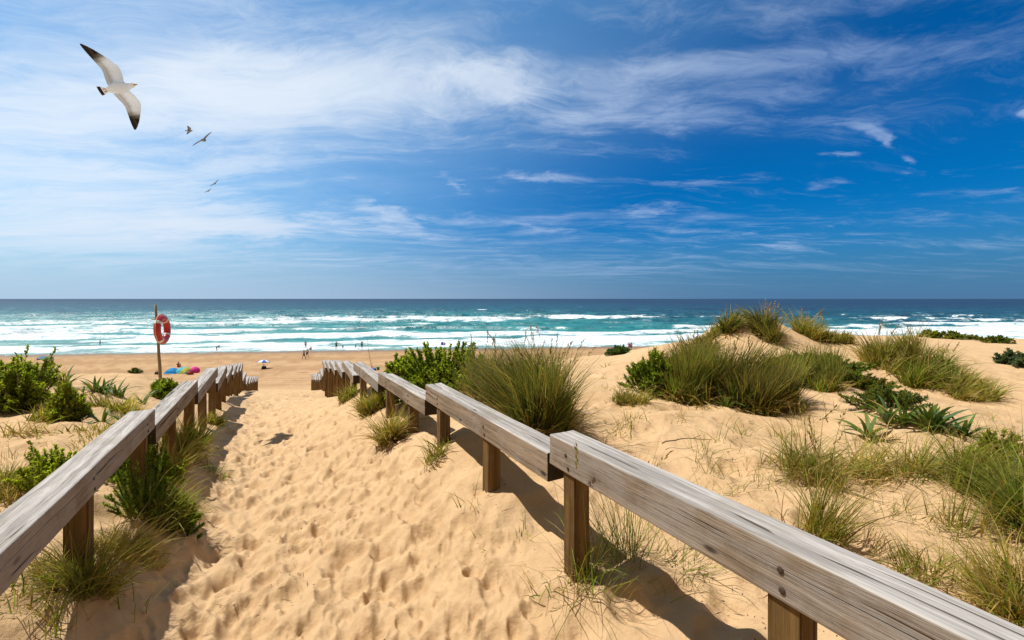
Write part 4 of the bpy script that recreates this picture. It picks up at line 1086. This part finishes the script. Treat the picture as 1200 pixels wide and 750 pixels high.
# ------------------------------------------------------------------ beach gear
M['blue'] = sun_mat('parasol_blue', (.03, .10, .55)); M['wht'] = sun_mat('parasol_white', (.75, .76, .78))
M['cyan'] = sun_mat('tent_cyan', (.02, .40, .80)); M['sky'] = sun_mat('tent_sky_blue', (.12, .62, .78)); M['yellow'] = sun_mat('tent_yellow', (.62, .60, .06))
M['magenta'] = sun_mat('parasol_magenta', (.62, .02, .25)); M['steel'] = sun_mat('steel', (.35, .35, .36), .4); M['dkred'] = sun_mat('bag_red', (.30, .03, .04)); M['greenp'] = sun_mat('bucket_green', (.02, .25, .06)); M['rodm'] = sun_mat('rod_green', (.03, .09, .05), .4)
def parasol(x, y, z, dia, hgt, ma, mb, label, tilt=0.0, tdir=0.0):
    root = empty('beach_umbrella', (x, y, z), label, 'beach umbrella', rz=tdir)
    T = Matrix.Rotation(tilt, 4, 'Y')
    bm = bmesh.new(); tube(bm, [Vector((0, 0, -.1)), T @ Vector((0, 0, hgt))], .02, 8); bm_obj('pole', bm, M['steel'], root, True)
    bm = bmesh.new(); n = 8; R = dia / 2
    for p in range(n):
        for k in range(4):
            a0 = 2 * math.pi * (p + k / 4) / n; a1 = 2 * math.pi * (p + (k + 1) / 4) / n
            def rim(a, t):
                f = (a * n / (2 * math.pi)) % 1
                sag = 1 - .05 * math.sin(math.pi * f) * t
                return T @ Vector((R * t * sag * math.cos(a), R * t * sag * math.sin(a), hgt - .42 * R * t ** 1.7))
            prev = None
            for t in (0.04, .3, .55, .8, 1.0):
                cur = (bm.verts.new(rim(a0 + 1e-5, t)), bm.verts.new(rim(a1 - 1e-5, t)))
                if prev: f = bm.faces.new((prev[0], cur[0], cur[1], prev[1])); f.material_index = p % 2; f.smooth = True
                prev = cur
    bmesh.ops.remove_doubles(bm, verts=bm.verts, dist=1e-3)
    bmesh.ops.solidify(bm, geom=bm.faces[:], thickness=.006)
    bm_obj('canopy', bm, [ma, mb], root)
    for k in range(8):
        bm = bmesh.new(); a = 2 * math.pi * k / 8
        tube(bm, [T @ Vector((0, 0, hgt * .80)), T @ Vector((R * .55 * math.cos(a), R * .55 * math.sin(a), hgt - .42 * R * .36 - .012))], .006, 5)
        bm_obj('rib', bm, M['steel'], root)
    return root
def dome_tent(x, y, z, w, d, h, mat, label, mat2=None, rz=0):
    """a pop-up shelter: half shell with an open front, floor sheet and hooped edge"""
    root = empty('beach_tent', (x, y, z), label, 'beach tent', rz=rz)
    bm = bmesh.new(); nu, nv = 14, 8
    g = [[bm.verts.new((w / 2 * math.cos(math.pi * i / nu) * (1 - .12 * (j / nv)), -d * .1 + d * .6 * math.sin(j / nv * math.pi / 2), h * math.sin(math.pi * i / nu) ** .8 * math.cos(j / nv * math.pi / 2 * .93))) for i in range(nu + 1)] for j in range(nv + 1)]
    for j in range(nv):
        for i in range(nu):
            f = bm.faces.new((g[j][i], g[j][i + 1], g[j + 1][i + 1], g[j + 1][i])); f.smooth = True
            if mat2 and 7 < i < 12: f.material_index = 1
    bmesh.ops.solidify(bm, geom=bm.faces[:], thickness=.01)
    bm_obj('canopy', bm, [mat, mat2 or mat], root)
    bm = bmesh.new(); tube(bm, [(w / 2 * math.cos(math.pi * i / 20), -d * .1, h * math.sin(math.pi * i / 20) ** .8 + .005) for i in range(21)], .014, 6); bm_obj('hoop', bm, M['steel'], root, True)
    bm = bmesh.new()
    vs = [bm.verts.new(c) for c in ((-w / 2, -d * .55, .03), (w / 2, -d * .55, .03), (w / 2, d * .45, .03), (-w / 2, d * .45, .03))]
    bm.faces.new(vs); bmesh.ops.solidify(bm, geom=bm.faces[:], thickness=.02); bm_obj('groundsheet', bm, mat, root)
    return root
def bag(x, y, z, w, mat, label, name='beach_bag', cat='bag'):
    root = empty(name, (x, y, z), label, cat)
    bm = bmesh.new(); bmesh.ops.create_cube(bm, size=1)
    for v in bm.verts: v.co = Vector((v.co.x * w * (1.0 if v.co.z < 0 else .85), v.co.y * w * .5, (v.co.z + .5) * w * .6))
    bmesh.ops.bevel(bm, geom=bm.edges[:], offset=w * .08, segments=3, affect='EDGES'); bm_obj('body', bm, mat, root, True)
    for sg in (-1, 1):
        bm = bmesh.new(); tube(bm, [(w * .25 * math.cos(math.pi * i / 8), sg * w * .15, w * .58 + w * .28 * math.sin(math.pi * i / 8)) for i in range(9)], w * .03, 6); bm_obj('handle', bm, mat, root, True)
    return root
x, y, z = beach_at(308.2, 432); k = y / F
parasol(x, y, z, 14.5 * k, 10.5 * k, M['wht'], M['blue'], 'blue and white striped beach umbrella standing alone on the sand', .10, 1.0)
bag(x + .2, y - .1, z, .62, CLOTH['navy'], 'navy beach bag under the blue and white umbrella')
x, y, z = beach_at(197, 438.5); k = y / F
dome_tent(x + .1, y + .6, z, 13 * k, 1.6, 6.4 * k, M['cyan'], 'bright blue pop-up tent, nearest the lifebuoy pole', None, math.pi + .2)
x2 = (211 - 600) / F * y
dome_tent(x2 - .2, y + 1.0, z, 19 * k, 1.8, 6.8 * k, M['sky'], 'sky blue beach tent with a yellow flap between the blue tent and the magenta umbrella', M['yellow'], math.pi - .1)
x3 = (219.5 - 600) / F * y
parasol(x3 - .2, y + 1.4, z, 1.15, .85, M['magenta'], M['magenta'], 'magenta beach umbrella tipped over beside the tents', 1.0, -.6)
bag((225 - 600) / F * y, y - .3, z, .75, M['dkred'], 'dark red beach bag at the end of the row of tents')
bag((186.5 - 600) / F * y, y - .3, z, .6, CLOTH['black'], 'black beach bag at the pole side of the tents')
x, y, z = beach_at(52, 421.5)
dome_tent(x, y, z, 2.1, 1.4, .62, sun_mat('shelter_pale', (.45, .62, .72)), 'pale blue low beach shelter beyond the left shrubs', None, .1)
# surf rod with its rest, a bucket and a blue box
x, y, z = beach_at(436.2, 434); k = y / F
root = empty('surf_rod', (x, y, z), 'long green surf fishing rod propped up in a sand spike', 'fishing rod')
bm = bmesh.new()
tp = Vector((-5.9 * k, 0, 40 * k)); n = 10
tube(bm, [Vector((tp.x * t - .10 * math.sin(math.pi * t), 0, tp.z * t)) for t in [i / n for i in range(n + 1)]], [.034 - .022 * i / n for i in range(n + 1)], 8)
bm_obj('rod', bm, M['rodm'], root, True)
bm = bmesh.new(); tube(bm, [(.02, -.03, -.3), (.02, -.03, .7)], .035, 8); bm_obj('sand_spike', bm, M['steel'], root, True)
bm = bmesh.new(); bmesh.ops.create_cone(bm, cap_ends=True, segments=14, radius1=.07, radius2=.05, depth=.12)
for v in bm.verts: v.co = Vector((v.co.z * .9 - .02, v.co.x - .08, v.co.y + .95))
bm_obj('reel', bm, M['steel'], root, True)
root = empty('bucket', (x + 6.3 * k, y + .2, gz(x + 6.3 * k, y + .2)), 'green bucket beside the surf rod', 'bucket')
bm = bmesh.new(); pr = [(.15, 0), (.22, .40), (.235, .40), (.235, .43), (.20, .43), (.14, .03)]
rg = [[bm.verts.new((r_ * math.cos(2 * math.pi * j / 20), r_ * math.sin(2 * math.pi * j / 20), h_)) for j in range(20)] for r_, h_ in pr]
for a_, b_ in zip(rg, rg[1:]):
    for j in range(20): bm.faces.new((a_[j], a_[(j + 1) % 20], b_[(j + 1) % 20], b_[j]))
bm.faces.new(rg[0][::-1]); bm.faces.new(rg[-1])
bm_obj('pail', bm, M['greenp'], root, True)
bm = bmesh.new(); tube(bm, [(.225 * math.cos(math.pi * i / 10), 0, .41 + .2 * math.sin(math.pi * i / 10)) for i in range(11)], .009, 5); bm_obj('handle', bm, M['steel'], root, True)
bag(x + 3.2 * k, y - .3, gz(x + 3.2 * k, y - .3), .55, M['blue'], 'blue cool box at the foot of the surf rod', 'cool_box', 'cool box')
# purple folding chair by the water
x, y, z = beach_at(517.8, 405.6)
root = empty('beach_chair', (x, y, z), 'purple folding beach chair by the water beyond the leafy shrub', 'chair', rz=.4)
def slab(name, c, sx, sy, sz, rx, mat, parent):
    bm = bmesh.new(); bmesh.ops.create_cube(bm, size=1)
    for v in bm.verts: v.co = Vector(c) + Matrix.Rotation(rx, 3, 'X') @ Vector((v.co.x * sx, v.co.y * sy, v.co.z * sz))
    bmesh.ops.bevel(bm, geom=bm.edges[:], offset=.008, segments=2, affect='EDGES')
    return bm_obj(name, bm, mat, parent)
slab('seat', (0, 0, .34), .56, .5, .03, .1, CLOTH['purple'], root); slab('backrest', (0, -.36, .66), .56, .66, .03, -1.15, CLOTH['purple'], root)
for sx in (-.26, .26):
    for sy in (-.22, .22):
        bm = bmesh.new(); tube(bm, [(sx, sy, 0), (sx, sy * .8, .36)], .014, 6); bm_obj('leg', bm, M['steel'], root)
    slab('armrest', (sx, 0, .56), .05, .5, .025, 0, M['steel'], root)

# ------------------------------------------------------------------ gulls
def mat_gull():
    m, nt, out = new_mat('gull_plumage'); n = N(nt)
    col = n.add('ShaderNodeAttribute', attribute_name='tint').outputs['Color']
    pos = n.add('ShaderNodeTexCoord').outputs['Object']
    st = n.noise(n.mapping(pos, (9, 70, 9)), 1.0, 2, .5)
    c = n.mix(n.math('MULTIPLY', n.smooth(st, .45, .7), .0), col, n.mix(1.0, col, (.8, .8, .8), 'MULTIPLY'))
    b = n.pbsdf(c, .75, .2, None)
    t = n.add('ShaderNodeBsdfTranslucent'); n.ln(c, t.inputs[0])
    mx = n.add('ShaderNodeMixShader'); mx.inputs[0].default_value = .35
    n.ln(b.outputs[0], mx.inputs[1]); n.ln(t.outputs[0], mx.inputs[2]); n.ln(mx.outputs[0], out.inputs[0])
    return m
M['gull'] = mat_gull()
def gull_mesh(white=(.80, .90, 1.0), grey=(.36, .39, .43), shade=1.0, res=1):
    """bird along +x, wings along y: body, tail fan, wings, bill and feet fused into one skin"""
    bm = bmesh.new()
    # body sections: x, half width, half height, z
    secs = [(-.17, .020, .014, .0), (-.13, .036, .030, -.002), (-.06, .060, .056, -.008), (.02, .068, .066, -.012), (.10, .062, .060, -.008), (.16, .045, .046, .004), (.19, .037, .038, .014), (.215, .036, .037, .021), (.24, .033, .033, .023), (.262, .021, .022, .021), (.275, .012, .013, .018), (.30, .008, .010, .015), (.322, .003, .004, .009)]
    rg = []
    for x, w, h, z in secs:
        q_ = 1.42 if x < .2 else 1.25
        rg.append([bm.verts.new((x, w * q_ * math.cos(a), z + h * q_ * math.sin(a))) for a in [2 * math.pi * k / 14 for k in range(14)]])
    for A, B in zip(rg, rg[1:]):
        for k in range(14): bm.faces.new((A[k], A[(k + 1) % 14], B[(k + 1) % 14], B[k]))
    bm.faces.new(rg[0][::-1]); bm.faces.new(rg[-1])
    # tail fan
    def slabloft(sections):
        R = []
        for ring in sections: R.append([bm.verts.new(p) for p in ring])
        for A, B in zip(R, R[1:]):
            k = len(A)
            for i in range(k): bm.faces.new((A[i], A[(i + 1) % k], B[(i + 1) % k], B[i]))
        bm.faces.new(R[0][::-1]); bm.faces.new(R[-1])
    slabloft([[(x, -w, z - t), (x - .006, 0, z - t - .002), (x, w, z - t), (x, w, z + t), (x - .006, 0, z + t), (x, -w, z + t)] for x, w, z, t in [(-.12, .030, 0, .012), (-.18, .045, .002, .008), (-.24, .066, .004, .005), (-.285, .080, .006, .003)]])
    for sg in (-1, 1):
        # span y, leading x, trailing x, z, thickness
        W = [(.02, .135, -.105, .010, .032), (.08, .150, -.118, .024, .024), (.16, .170, -.110, .048, .017), (.25, .182, -.092, .070, .013), (.31, .172, -.090, .078, .011), (.40, .122, -.112, .076, .009), (.50, .050, -.135, .068, .007), (.58, -.012, -.150, .060, .006), (.64, -.070, -.158, .054, .005), (.69, -.130, -.160, .050, .003)]
        ss = []
        for y, xl_, xt, z, t in W:
            c = xl_ - xt
            pr = [(0, .0), (.12, 1), (.35, 1.0), (.7, .55), (1, .42), (1, -.25), (.7, -.32), (.35, -.45), (.12, -.6)]
            ring = [(xl_ - f * c, sg * y, z + q * max(t, .0075) * .9 + .02 * c * math.sin(f * math.pi)) for f, q in pr]
            ss.append(ring if sg > 0 else ring[::-1])
        slabloft(ss)
        # tucked feet
        tube(bm, [(-.06, sg * .018, -.045), (-.14, sg * .018, -.036), (-.20, sg * .022, -.026)], [.010, .008, .012], 6)
    bmesh.ops.recalc_face_normals(bm, faces=bm.faces)
    me = bpy.data.meshes.new('gull'); bm.to_mesh(me); bm.free()
    tmp = bpy.data.objects.new('gull', me); COL.objects.link(tmp)
    md = tmp.modifiers.new('fuse', 'REMESH'); md.mode = 'VOXEL'; md.voxel_size = .003 * res; md.use_smooth_shade = True
    dg = bpy.context.evaluated_depsgraph_get(); dg.update()
    out = bpy.data.meshes.new_from_object(tmp.evaluated_get(dg)); out.name = 'gull'
    bs = bmesh.new(); bs.from_mesh(out)
    for _ in range(5): bmesh.ops.smooth_vert(bs, verts=bs.verts, factor=.5, use_axis_x=True, use_axis_y=True, use_axis_z=True)
    bs.to_mesh(out); bs.free()
    bpy.data.objects.remove(tmp); bpy.data.meshes.remove(me)
    co = np.empty(len(out.vertices) * 3, np.float32); out.vertices.foreach_get('co', co); co = co.reshape(-1, 3)
    x, y, z = co.T; ay = np.abs(y)
    jag = .006 * np.sin(ay * 95)
    c = np.tile(np.array(white), (len(co), 1)).astype(np.float32)
    def lay(mask, col): 
        nonlocal c
        c = c + (np.array(col) - c) * np.clip(mask, 0, 1)[:, None]
    wing = sstep(.055, .10, ay)
    lay(wing * sstep(.0, -.09, x - np.interp(ay, [0, .3, .68], [.05, .05, -.07]) + jag) * .45, grey)          # greyer flight feathers
    lay(sstep(.37, .54, ay + jag * 1.5 - .35 * np.clip(x + .02, -.1, .1)), (.035, .034, .036))
    lay(wing * sstep(.02, .0, np.abs(x - np.interp(ay, [.05, .3, .5], [-.06, -.045, -.09]) - .018)) * .25, (.25, .25, .26))
    lay((x < -.232) * sstep(-.295, -.280, x) * sstep(.072, .062, ay), (.03, .03, .032))                    # dark tail band
    lay((ay < .03) * sstep(.262, .27, x), (.62, .38, .03)); lay((ay < .03) * sstep(.300, .306, x), (.30, .02, .01))
    lay((ay < .04) * (z < -.026) * (x < -.15) * (x > -.21), (.62, .36, .03))                                        # feet
    lay(sstep(.010, .006, np.sqrt((x - .243) ** 2 + (z - .031) ** 2)) * (ay > .018) * (ay < .05), (.01, .01, .01))       # eye
    c = c * shade
    a = out.color_attributes.new('tint', 'FLOAT_COLOR', 'POINT')
    cc = np.ones((len(co), 4), np.float32); cc[:, :3] = c; a.data.foreach_set('color', cc.ravel())
    out.materials.clear(); out.materials.append(M['gull'])
    return out
GM = gull_mesh(); GS = gull_mesh((.30, .33, .37), (.10, .11, .12), 1.0, 2.2)
def gull(me, e, loc, label, sc_=1.0):
    o = bpy.data.objects.new('gull', me); link(o)
    a, b, c = e
    o.matrix_world = Matrix.Translation(loc) @ (Matrix.Rotation(a, 4, 'Z') @ Matrix.Rotation(b, 4, 'Y') @ Matrix.Rotation(c, 4, 'X')) @ Matrix.Scale(sc_, 4)
    tag(o, label, 'gull', 'gulls in flight over the beach')
gull(GM, (.165, -.281, -.976), (-6.883, 7.436, 3.673), 'large white gull close by with spread dark tipped wings and yellow bill')
gull(GS, (.75, -.214, -.28), (-29.029, 38.336, 15.087), 'small gull flying edge on with its tail to the large gull')
gull(GS, (1.819, -.289, -.678), (-17.648, 24.416, 9.086), 'dark winged gull in a slanting glide below the large gull')
gull(GS, (1.905, .072, -.786), (-41.629, 59.782, 16.134), 'tiny distant gull, upper of the lowest two')
gull(GS, (1.905, .15, -.7), (-55.5, 78.0, 19.7), 'tiny faint gull, lowest of all the gulls')

# ------------------------------------------------------------------ sky, sun, camera

M['twig'] = plain('dry_twig', (.10, .065, .04), .9, .1, .3, 30)
def twig(px, py, px2, py2, label, r=.008):
    a = hit(px, py); b = hit(px2, py2); rr = random.Random(int(px))
    root_z = a[2]
    bm = bmesh.new(); pts = []
    for i in range(9):
        t = i / 8; x = a[0] + (b[0] - a[0]) * t + rr.uniform(-.02, .02); y = a[1] + (b[1] - a[1]) * t + rr.uniform(-.02, .02)
        pts.append(Vector((x, y, gz(x, y) + .006 + .02 * math.sin(math.pi * t))) - Vector((a[0], a[1], root_z)))
    tube(bm, pts, [r * (1 - .07 * i) for i in range(9)], 6)
    m = pts[5]; tube(bm, [m, m + (pts[6] - m).normalized() * .06 + Vector((.02, .03, .03))], [r * .6, r * .3], 5)
    o = bm_obj('dry_twig', bm, M['twig'], None, True); o.location = (a[0], a[1], root_z)
    tag(o, label, 'twig')
twig(452, 531, 484, 514, 'dark dry twig lying on the path below the straw coloured tuft')
twig(775, 520, 832, 517, 'thin crooked twig lying on the sand behind the near right rail', .006)

# ------------------------------------------------------------------ plant litter on the sand
def litter():
    pb = PB(4242); r = pb.r; n = 5200
    Y = np.exp(r.uniform(math.log(1.1), math.log(9), n)); X = Y * r.uniform(-1.25, 1.3, n)
    dens = fbm(X / 1.0, Y / 1.0, 3, 171) + .10 - .30 * on_path(X, Y)
    keep = dens + r.normal(0, .08, n) > 0
    X, Y = X[keep], Y[keep]; m = len(X)
    a = r.uniform(0, 6.283, m)
    p = np.c_[X, Y, zg(X, Y) + .012 + .012 * (1 - on_path(X, Y))]
    d = np.c_[np.cos(a), np.sin(a), r.normal(0, .12, m)]
    L = r.choice([.012, .02, .05, .10], m, p=[.45, .3, .18, .07]) * r.uniform(.6, 1.3, m)
    pb.leaves(p, d, L, np.minimum(L * .5, .006) * r.uniform(.5, 1.2, m), pb.pick(m, [((.10, .07, .04), 3), ((.22, .15, .07), 2), (STRAW, 1.5), ((.05, .035, .025), 1.5)]), cup=.1)
    o = pb.build('plant_litter', M['straw'])
    tag(o, 'bits of dry straw and plant litter strewn on the sand', 'litter', kind='stuff')
litter()
SUN = Vector((-.52, .09, 1.0)).normalized()
w = bpy.data.worlds.new('World'); sc.world = w; w.use_nodes = True
nt = w.node_tree; nt.nodes.clear(); n = N(nt)
wo = nt.nodes.new('ShaderNodeOutputWorld'); bg = nt.nodes.new('ShaderNodeBackground'); n.ln(bg.outputs[0], wo.inputs[0])
sky = n.add('ShaderNodeTexSky', sky_type='NISHITA')
sky.sun_disc = False; sky.sun_elevation = math.asin(SUN.z); sky.sun_rotation = math.atan2(SUN.x, SUN.y)
sky.altitude = 20; sky.air_density = 1.0; sky.dust_density = .8; sky.ozone_density = 2.0
dirv = n.add('ShaderNodeTexCoord').outputs['Generated']
sp = n.add('ShaderNodeSeparateXYZ'); n.ln(dirv, sp.inputs[0]); dx, dy, dz = sp.outputs
# the polarised deepening of blue sky away from the sun
dt = n.add('ShaderNodeVectorMath', operation='DOT_PRODUCT'); n.ln(dirv, dt.inputs[0]); dt.inputs[1].default_value = SUN
pol = n.smooth(dt.outputs['Value'], .62, .12)
tint = n.mix(pol, (.56, 1.08, 1.32), (.004, .43, .88))
blue = n.mix(1.0, sky.outputs[0], tint, 'MULTIPLY')
hazy = n.mix(n.smooth(dx, -.80, .62), (4.4, 5.8, 7.8), (.85, 1.85, 3.5))
hz = n.smooth(dz, .22, -.01)
blue = n.mix(n.math('MULTIPLY', n.math('POWER', hz, 1.5), .85), blue, hazy)
# cirrus: a high sheet seen in perspective
zc = n.math('ADD', n.math('MAXIMUM', dz, 0.0), .09)
cv = n.add('ShaderNodeCombineXYZ'); n.ln(n.math('DIVIDE', dx, zc), cv.inputs[0]); n.ln(n.math('DIVIDE', dy, zc), cv.inputs[1])
P0 = cv.outputs[0]
def warp(v, scale, amt, det=3):
    wn = n.add('ShaderNodeTexNoise'); n.ln(v, wn.inputs['Vector']); wn.inputs['Scale'].default_value = scale; wn.inputs['Detail'].default_value = det
    wv = n.add('ShaderNodeVectorMath', operation='MULTIPLY_ADD'); n.ln(wn.outputs['Color'], wv.inputs[0]); wv.inputs[1].default_value = (amt[0], amt[1], 0); n.ln(v, wv.inputs[2])
    return wv.outputs[0]
PW = warp(P0, .55, (1.6, 1.0), 4)
PV = warp(PW, 2.3, (.35, .22), 4)
n1 = n.noise(n.mapping(PW, (.32, .95, 1), rot=(0, 0, .16)), 1.0, 9, .60)
n2 = n.noise(n.mapping(PV, (.62, 2.6, 1), (5, 2, 0), rot=(0, 0, .22)), 1.0, 9, .66)
n3 = n.noise(n.mapping(PV, (1.9, 4.2, 1), (1, 7, 0), rot=(0, 0, -.15)), 1.0, 8, .72)
ysafe = n.math('MAXIMUM', dy, .02)
U = n.math('DIVIDE', dx, ysafe); Q_ = n.math('DIVIDE', dz, ysafe)
# ragged edges: the cloud banks' outlines are stirred by the same noise
rag = n.add('ShaderNodeTexNoise'); n.ln(PW, rag.inputs['Vector']); rag.inputs['Scale'].default_value = 1.3; rag.inputs['Detail'].default_value = 6; rag.inputs['Roughness'].default_value = .65
rs_ = n.add('ShaderNodeSeparateColor'); n.ln(rag.outputs['Color'], rs_.inputs[0])
U = n.math('ADD', U, n.math('MULTIPLY', n.math('SUBTRACT', rs_.outputs[0], .5), .34))
Q_ = n.math('ADD', Q_, n.math('MULTIPLY', n.math('SUBTRACT', rs_.outputs[1], .5), .10))
front = n.smooth(dy, .02, .25)
def blob(px, py, sx, sy, amp, rot=0.0):
    u0 = (px - 600) / F; q0 = (HZ - py) / F; c_, s_ = math.cos(rot), math.sin(rot)
    a = n.math('SUBTRACT', U, u0); b = n.math('SUBTRACT', Q_, q0)
    p = n.math('ADD', n.math('MULTIPLY', a, c_ * F / sx), n.math('MULTIPLY', b, s_ * F / sx))
    q = n.math('ADD', n.math('MULTIPLY', a, -s_ * F / sy), n.math('MULTIPLY', b, c_ * F / sy))
    e = n.math('EXPONENT', n.math('MULTIPLY', n.math('ADD', n.math('MULTIPLY', p, p), n.math('MULTIPLY', q, q)), -1.0))
    return n.math('MULTIPLY', e, amp)
def total(lst):
    t = None
    for b_ in lst:
        v = blob(*b_); t = v if t is None else n.math('ADD', t, v)
    return n.math('MULTIPLY', t, front)
veil = total([(40, 150, 330, 150, .52), (330, 120, 250, 55, .25, .1), (60, 300, 300, 60, .15), (620, 110, 330, 40, .10)])
soft = total([(20, 150, 300, 170, .22), (250, 115, 260, 50, .24, .12), (440, 105, 200, 34, .16), (700, 128, 200, 26, .22, .05), (860, 72, 170, 16, .24, .06), (1040, 62, 200, 20, .16, -.08), (760, 138, 160, 18, .20), (250, 266, 180, 22, .36), (110, 245, 220, 50, .16), (150, 15, 260, 26, .18), (480, 30, 120, 16, .12),
              (660, 312, 420, 12, .14), (720, 270, 260, 14, .14), (520, 180, 110, 14, .12),
              (430, 228, 130, 34, -.40), (740, 38, 130, 22, -.20), (1000, 190, 320, 50, -.20), (150, 172, 120, 14, -.16), (330, 60, 90, 12, -.14, .3), (640, 185, 130, 24, -.16), (1000, 300, 200, 30, -.10)])
hard = total([(585, 98, 62, 26, .50, -.15), (545, 84, 60, 16, .18), (645, 206, 54, 7, .34, -.12), (1022, 150, 36, 9, .36, -.3), (1045, 165, 10, 8, .3), (1076, 190, 14, 7, .38), (978, 177, 26, 5, .38, -.1), (1198, 134, 16, 8, .42), (905, 290, 64, 5, .28), (760, 243, 70, 7, .28), (800, 210, 80, 6, .26), (290, 264, 150, 13, .62), (230, 84, 130, 26, .40, .12), (450, 250, 60, 12, .24, -.6), (640, 270, 50, 5, .28), (980, 217, 40, 7, .26), (900, 268, 120, 6, .24), (530, 214, 40, 7, .24, -.4), (400, 240, 90, 8, .22, -.15)])
m1 = n.smooth(n.math('ADD', n.math('MULTIPLY_ADD', n1, 1.7, -.35), n.math('ADD', soft, n.math('MULTIPLY', n.math('SUBTRACT', n2, .5), .75))), .50, 1.30)
fib = n.math('ADD', n.math('MULTIPLY', n2, .6), n.math('MULTIPLY', n3, .75))
m2 = n.smooth(n.math('ADD', fib, hard), .78, 1.22)
base = n.smooth(n.math('ADD', fib, n.math('MULTIPLY', soft, .45)), .62, 1.05)
vl = n.math('MULTIPLY', veil, n.math('MULTIPLY_ADD', n.math('MULTIPLY_ADD', n3, .6, n2), 2.3, -1.0, clamp=True))
cl = n.math('ADD', n.math('ADD', n.math('MULTIPLY_ADD', m1, .72, vl), n.math('MULTIPLY', m2, .62)), n.math('MULTIPLY', base, .50))
cl = n.math('MULTIPLY', n.math('SUBTRACT', 1.0, n.math('EXPONENT', n.math('MULTIPLY', cl, -1.35))), n.smooth(dz, .0, .10))
ccol = n.mix(pol, (7.7, 8.4, 9.2), (4.0, 5.3, 7.7))
final = n.mix(cl, blue, ccol)
# unseen sky behind and overhead: plain pale sheet added as neutral fill light
final = n.mix(n.smooth(dy, .50, .15), final, (2.0, 1.95, 1.95))
n.ln(final, bg.inputs[0]); bg.inputs[1].default_value = .092
sd = bpy.data.lights.new('sun', 'SUN'); sd.energy = 5.0; sd.angle = math.radians(.53); sd.color = (1.0, .965, .915)
so = bpy.data.objects.new('sun', sd); link(so); so.rotation_euler = SUN.to_track_quat('Z', 'Y').to_euler()

cam = bpy.data.cameras.new('camera'); cam.sensor_width = 36; cam.lens = 15.0
cam.shift_y = -25 / 1200; cam.clip_start = .05; cam.clip_end = 60000
co = bpy.data.objects.new('camera', cam); link(co); co.location = (0, 0, 0); co.rotation_euler = (math.radians(90), 0, 0)
sc.camera = co

sc.render.engine = 'CYCLES'
sc.cycles.max_bounces = 6; sc.cycles.diffuse_bounces = 3; sc.cycles.glossy_bounces = 2; sc.cycles.transmission_bounces = 2; sc.cycles.transparent_max_bounces = 4
sc.cycles.use_denoising = True
sc.cycles.caustics_reflective = False; sc.cycles.caustics_refractive = False
vs = sc.view_settings; vs.view_transform = 'Standard'; vs.look = 'None'; vs.exposure = 0.25; vs.gamma = 1.0; vs.use_curve_mapping = False
